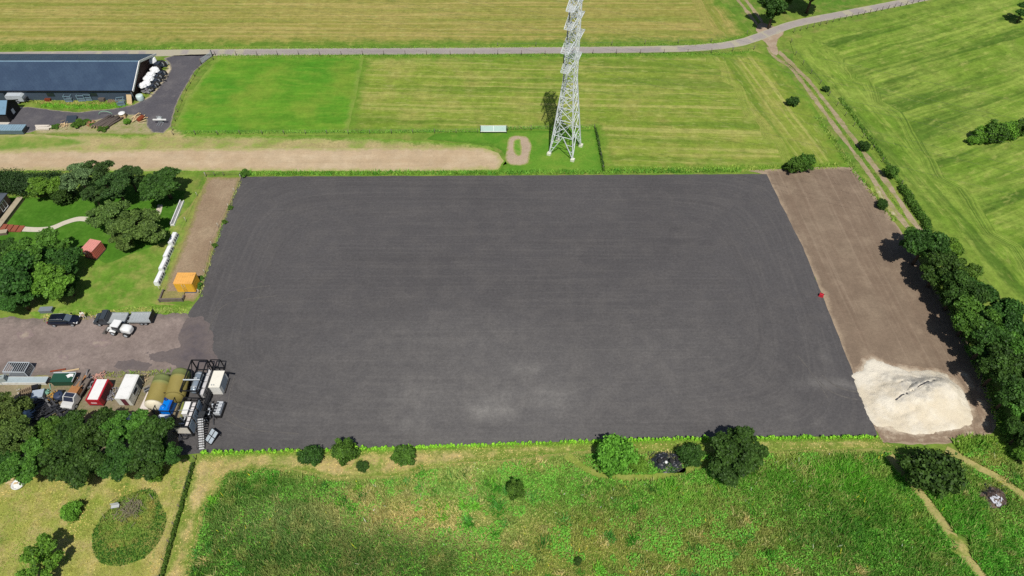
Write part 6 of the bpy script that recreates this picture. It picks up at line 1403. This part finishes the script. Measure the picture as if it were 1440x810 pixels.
reg(1330, 720, 8, 6, (100, 146, 52), .7, .1); reg(1380, 770, 6, 5, (78, 142, 44), .8, .2); reg(1380, 640, 6, 3, (140, 150, 78), .8, 0); reg(1060, 640, 8, 1.6, (160, 160, 86), .7, -.2); reg(730, 655, 10, 1.2, (170, 160, 100), .6, -.2); reg(590, 670, 14, 1.2, (160, 158, 96), .6, -.15)
dry = np.clip((npnoise(x, y, .55, 31) - .58) * 4, 0, .35); c = c * (1 - dry[:, None]) + lin(158, 152, 92)[None] * dry[:, None]
ht = np.clip(ht * np.clip(.35 + wd_ / 2.5, 0, 1), .06, 1.2)
tn = RNG.random(len(x)) < .06 + .22 * np.clip((n1 - .35) * 2, 0, 1); c[tn] = c[tn] * .35 + lin(160, 152, 100) * .65
fl = RNG.random(len(x)); yel = (fl < .006) & (n2 > .52); c[yel] = lin(206, 190, 60); wh = (fl > .997) & (n1 > .5); c[wh] = lin(196, 200, 180)
blades('tall_weeds', Q, ht, .15, c)
# separate stands of taller plants among the weeds
KC = sample_poly(WEED, .22); KC = KC[~near_paths(KC)]; KC = KC[edge_dist(KC, densify(WP, 3, .0)) > 1.0]
pal = [(70, 128, 40), (60, 104, 40), (104, 156, 50), (124, 142, 74), (84, 140, 62), (172, 162, 108), (150, 150, 96)]
qq, cc_, hh = [], [], []
for kx, ky in KC:
    n_ = int(RNG.integers(40, 170)); r_ = RNG.uniform(.22, .75); u_ = RNG.normal(0, r_, (n_, 2)) * np.array([RNG.uniform(.8, 1.7), 1]); qq.append(u_ + (kx, ky))
    cc_.append(np.repeat(lin(*pal[int(RNG.integers(len(pal)))])[None], n_, 0)); hh.append(RNG.uniform(.35, .95) * np.exp(-(np.hypot(u_[:, 0], u_[:, 1]) / (r_ * 1.8)) ** 2) + .1)
blades('weed_stands', np.concatenate(qq), np.concatenate(hh), .16, np.concatenate(cc_))
Q2 = sample_poly(WEED, 60); Q2 = Q2[~near_paths(Q2)]; nn = npnoise(Q2[:, 0], Q2[:, 1], .35, 12); Q2 = Q2[(nn > .52) & (edge_dist(Q2, densify(WP, 3, .0)) > .6)]
nr = RNG.normal(size=(len(Q2), 3)) * .5 + np.array([0, 0, .9]); nr = unit(nr); a_ = unit(np.cross(nr, RNG.normal(size=nr.shape))); b_ = np.cross(nr, a_); s_ = RNG.uniform(.05, .12, (len(Q2), 1))
t_ = RNG.random((len(Q2), 1)); o = quads('leafy_weeds', np.column_stack([Q2, RNG.uniform(.1, .45, len(Q2))]), a_ * s_, b_ * s_, None, m_tuft, None, lin(76, 134, 44)[None] * (1 - t_) + lin(112, 162, 62)[None] * t_); o['kind'] = 'stuff'
# mown and rough meadow stubble
MEAD = [(-60, 655), (60, 652), (180, 662), (262, 648), (270, 656), (250, 725), (226, 805), (215, 830), (-60, 830)]
Q = sample_poly(MEAD, 45); n1 = npnoise(Q[:, 0], Q[:, 1], .35, 41); ok = ~inside(Q, [G(*p) for p in OVAL]); Q, n1 = Q[ok], n1[ok]
t_ = np.clip((n1 - .3) * 2.2, 0, 1)[:, None]; blades('meadow_grass', Q, .1, .14, lin(124, 142, 62)[None] * (1 - t_) + lin(186, 168, 108)[None] * t_, lean=1.6)
MOWN = [(276, 642), (420, 638), (600, 633), (800, 626), (1000, 623), (1235, 620), (1262, 628), (1100, 638), (1000, 642), (900, 650), (740, 654), (600, 664), (470, 676), (330, 668), (296, 700), (275, 770), (262, 830), (226, 830), (250, 760)]
Q = sample_poly(MOWN, 30); n1 = npnoise(Q[:, 0], Q[:, 1], .5, 43); t_ = np.clip((n1 - .42) * 3, 0, 1)[:, None]; blades('path_stubble', Q, .09, .14, lin(184, 166, 112)[None] * (1 - t_) + lin(134, 150, 74)[None] * t_, lean=1.6)
Q = sample_poly(OVAL, 60); n1 = npnoise(Q[:, 0], Q[:, 1], .5, 44); u, v = G(180, 730); rr = np.hypot((Q[:, 0] - u) / 2.6, (Q[:, 1] - v) / 2.8); t_ = np.clip((n1 - .35) * 3, 0, 1) * (rr < 1.3); t_ = t_[:, None]
blades('oval_weeds', Q, .2 + .08 * n1, .16, (np.where(rr[:, None] < 1.15, lin(100, 132, 56)[None], lin(66, 104, 40)[None])) * (1 - t_) + lin(150, 138, 76)[None] * t_, z=.04)
# weeds along the dark field edges and round the yard
def strip(name, pts, w, dens, h, wd, ca, cb, seed, **k):
    P = ribbon_poly(spline([G(*p) for p in pts], 5), w); Q = sample_poly(P, dens, False); n1 = npnoise(Q[:, 0], Q[:, 1], .5, seed); t_ = np.clip((n1 - .3) * 2.2, 0, 1)[:, None]
    return blades(name, Q, h * (.6 + .8 * npnoise(Q[:, 0], Q[:, 1], .7, seed + 1)), wd, lin(*ca)[None] * (1 - t_) + lin(*cb)[None] * t_, **k)
strip('edge_weeds', [(342, 245), (500, 244), (700, 243.5), (900, 241.5), (1042, 240)], 1.1, 38, .5, .2, (78, 126, 44), (124, 156, 64), 50)
strip('edge_weeds', [(855, 240), (960, 238), (1100, 236), (1180, 234)], 1.6, 16, .3, .2, (120, 150, 56), (150, 160, 80), 52)
strip('paddock_edge', [(338, 255), (320, 298), (303, 345), (288, 392), (282, 418)], .6, 24, .3, .18, (100, 132, 60), (156, 150, 98), 54)
strip('verge_grass', [(260, 187), (400, 186), (550, 185.5), (672, 184.5), (715, 181), (836, 179)], .9, 24, .35, .22, (92, 138, 44), (120, 154, 60), 56)
strip('verge_grass', [(306, 79.5), (500, 79), (700, 78), (1000, 76), (1058, 71)], 1.3, 22, .25, .16, (84, 126, 44), (112, 146, 60), 58)
strip('verge_grass', [(0, 68.5), (300, 68), (700, 66), (900, 63.5), (1000, 60.5), (1056, 48)], 1.1, 18, .22, .16, (98, 136, 48), (132, 152, 68), 60)
strip('yard_weeds', [(60, 449), (120, 445), (200, 437), (262, 436)], 1.5, 22, .3, .2, (110, 140, 54), (170, 156, 100), 62)
strip('yard_weeds', [(150, 527), (190, 527), (240, 523)], 1.0, 40, .3, .2, (104, 134, 54), (150, 150, 90), 64)
strip('barn_weeds', [(-5, 141), (60, 144), (110, 146), (150, 145), (188, 145)], 1.2, 30, .25, .2, (160, 150, 92), (120, 140, 60), 66)
strip('barn_grass', [(60, 148), (110, 150), (150, 150), (178, 148)], 1.6, 30, .25, .22, (88, 144, 40), (112, 160, 50), 67)
strip('track_scrub', [(1180, 138), (1214, 182), (1242, 222), (1268, 262), (1300, 308)], .9, 45, .5, .24, (72, 106, 40), (104, 130, 54), 80)
strip('track_weeds', [(1104, 88), (1137, 119), (1171, 165), (1206, 212), (1240, 260), (1272, 304)], .5, 40, .16, .18, (92, 132, 46), (120, 146, 60), 68)
strip('soil_edge_weeds', [(1150, 165), (1198, 236), (1224, 268), (1258, 312)], 1.2, 16, .4, .22, (92, 132, 46), (140, 146, 80), 70)
strip('row_weeds', [(1300, 370), (1340, 440), (1380, 520), (1408, 590), (1420, 625)], 2.2, 18, .5, .24, (78, 116, 42), (120, 136, 66), 72)
# the young hedge along the near edge of the dark field
pts = spline([G(*p) for p in [(284, 638), (420, 634.5), (600, 629.5), (800, 623), (1000, 617.5), (1240, 616)]], 20); hd = thing('young_hedge', 'low bright green young hedge along the near edge of the dark field', 'hedge', (pts[0][0], pts[0][1], 0))
C = []; S_ = []
dist = 0
for a, b in zip(pts, pts[1:]):
    a, b = Vector(a), Vector(b); L = (b - a).length; k = max(1, int(L / .42))
    for j in range(k):
        if random.random() < .06: continue
        p = a.lerp(b, (j + random.uniform(-.2, .2)) / k); C.append((p.x + random.gauss(0, .04), p.y + random.gauss(0, .06))); S_.append(random.uniform(.6, 1.2))
C = np.array(C); S_ = np.array(S_); K = 34
ctr = np.repeat(C, K, 0); sc_ = np.repeat(S_, K)
d = unit(RNG.normal(size=(len(ctr), 3))); pos = np.column_stack([ctr[:, 0] + d[:, 0] * .2 * sc_ - pts[0][0], ctr[:, 1] + d[:, 1] * .2 * sc_ - pts[0][1], np.clip(.38 * sc_ + d[:, 2] * .36 * sc_, .03, 2)])
nr = unit(d + RNG.normal(size=d.shape) * .5); a_ = unit(np.cross(nr, RNG.normal(size=nr.shape))); b_ = np.cross(nr, a_); s_ = RNG.uniform(.06, .13, (len(ctr), 1))
t_ = RNG.random((len(ctr), 1)) * .6 + np.repeat(RNG.random(len(C)), K)[:, None] * .4; quads('foliage', pos, a_ * s_, b_ * s_, None, m_tuft, hd, lin(92, 150, 36)[None] * (1 - t_) + lin(142, 186, 60)[None] * t_)
mb = MB(); [mb.tube([(c_[0] - pts[0][0], c_[1] - pts[0][1], 0), (c_[0] - pts[0][0], c_[1] - pts[0][1], .4)], .02, 3, False) for c_ in C[::2]]; mb.build('stem', bark, hd)
strip('hedge_foot_grass', [(284, 639), (420, 636), (600, 631), (800, 624.5), (1000, 619), (1240, 617.5)], .7, 50, .18, .14, (108, 156, 50), (150, 164, 70), 74)
strip('pile_weeds', [(1345, 630), (1370, 625), (1400, 628), (1420, 650)], 2.6, 50, .6, .22, (84, 128, 44), (120, 146, 60), 76)
# ------------------------------------------------------------------ camera, sun, sky
cam = bpy.data.cameras.new('camera'); co = bpy.data.objects.new('camera', cam); COL.objects.link(co)
cam.sensor_width = 36; cam.lens = FPX / 1440 * 36; cam.clip_start = .5; cam.clip_end = 4000
co.location = (0, 0, CAMH); co.rotation_euler = (math.pi / 2 - PITCH, 0, 0); SC.camera = co
sd = Vector((-.09, .58, -1.0)).normalized()
sl = bpy.data.lights.new('sun', 'SUN'); sl.energy = 4.2; sl.angle = math.radians(.53); sl.color = (1, .955, .88)
so = bpy.data.objects.new('sun', sl); COL.objects.link(so); so.rotation_euler = sd.to_track_quat('-Z', 'Y').to_euler()
so.location = (0, -40, 120)
W = bpy.data.worlds.new('World'); SC.world = W; W.use_nodes = True
wt = W.node_tree; sk = wt.nodes.new('ShaderNodeTexSky'); sk.sky_type = 'NISHITA'; sk.sun_disc = False
sk.sun_elevation = math.asin(-sd.z); sk.sun_rotation = math.atan2(-sd.x, -sd.y); sk.altitude = 50
bg = wt.nodes['Background']; wt.links.new(sk.outputs[0], bg.inputs[0]); bg.inputs[1].default_value = .06
SC.view_settings.view_transform = 'Standard'; SC.view_settings.look = 'None'; SC.view_settings.gamma = 1
SC.view_settings.exposure = 0.0
SC.cycles.use_denoising = False
SC.cycles.max_bounces = 5; SC.cycles.diffuse_bounces = 3; SC.cycles.transparent_max_bounces = 4
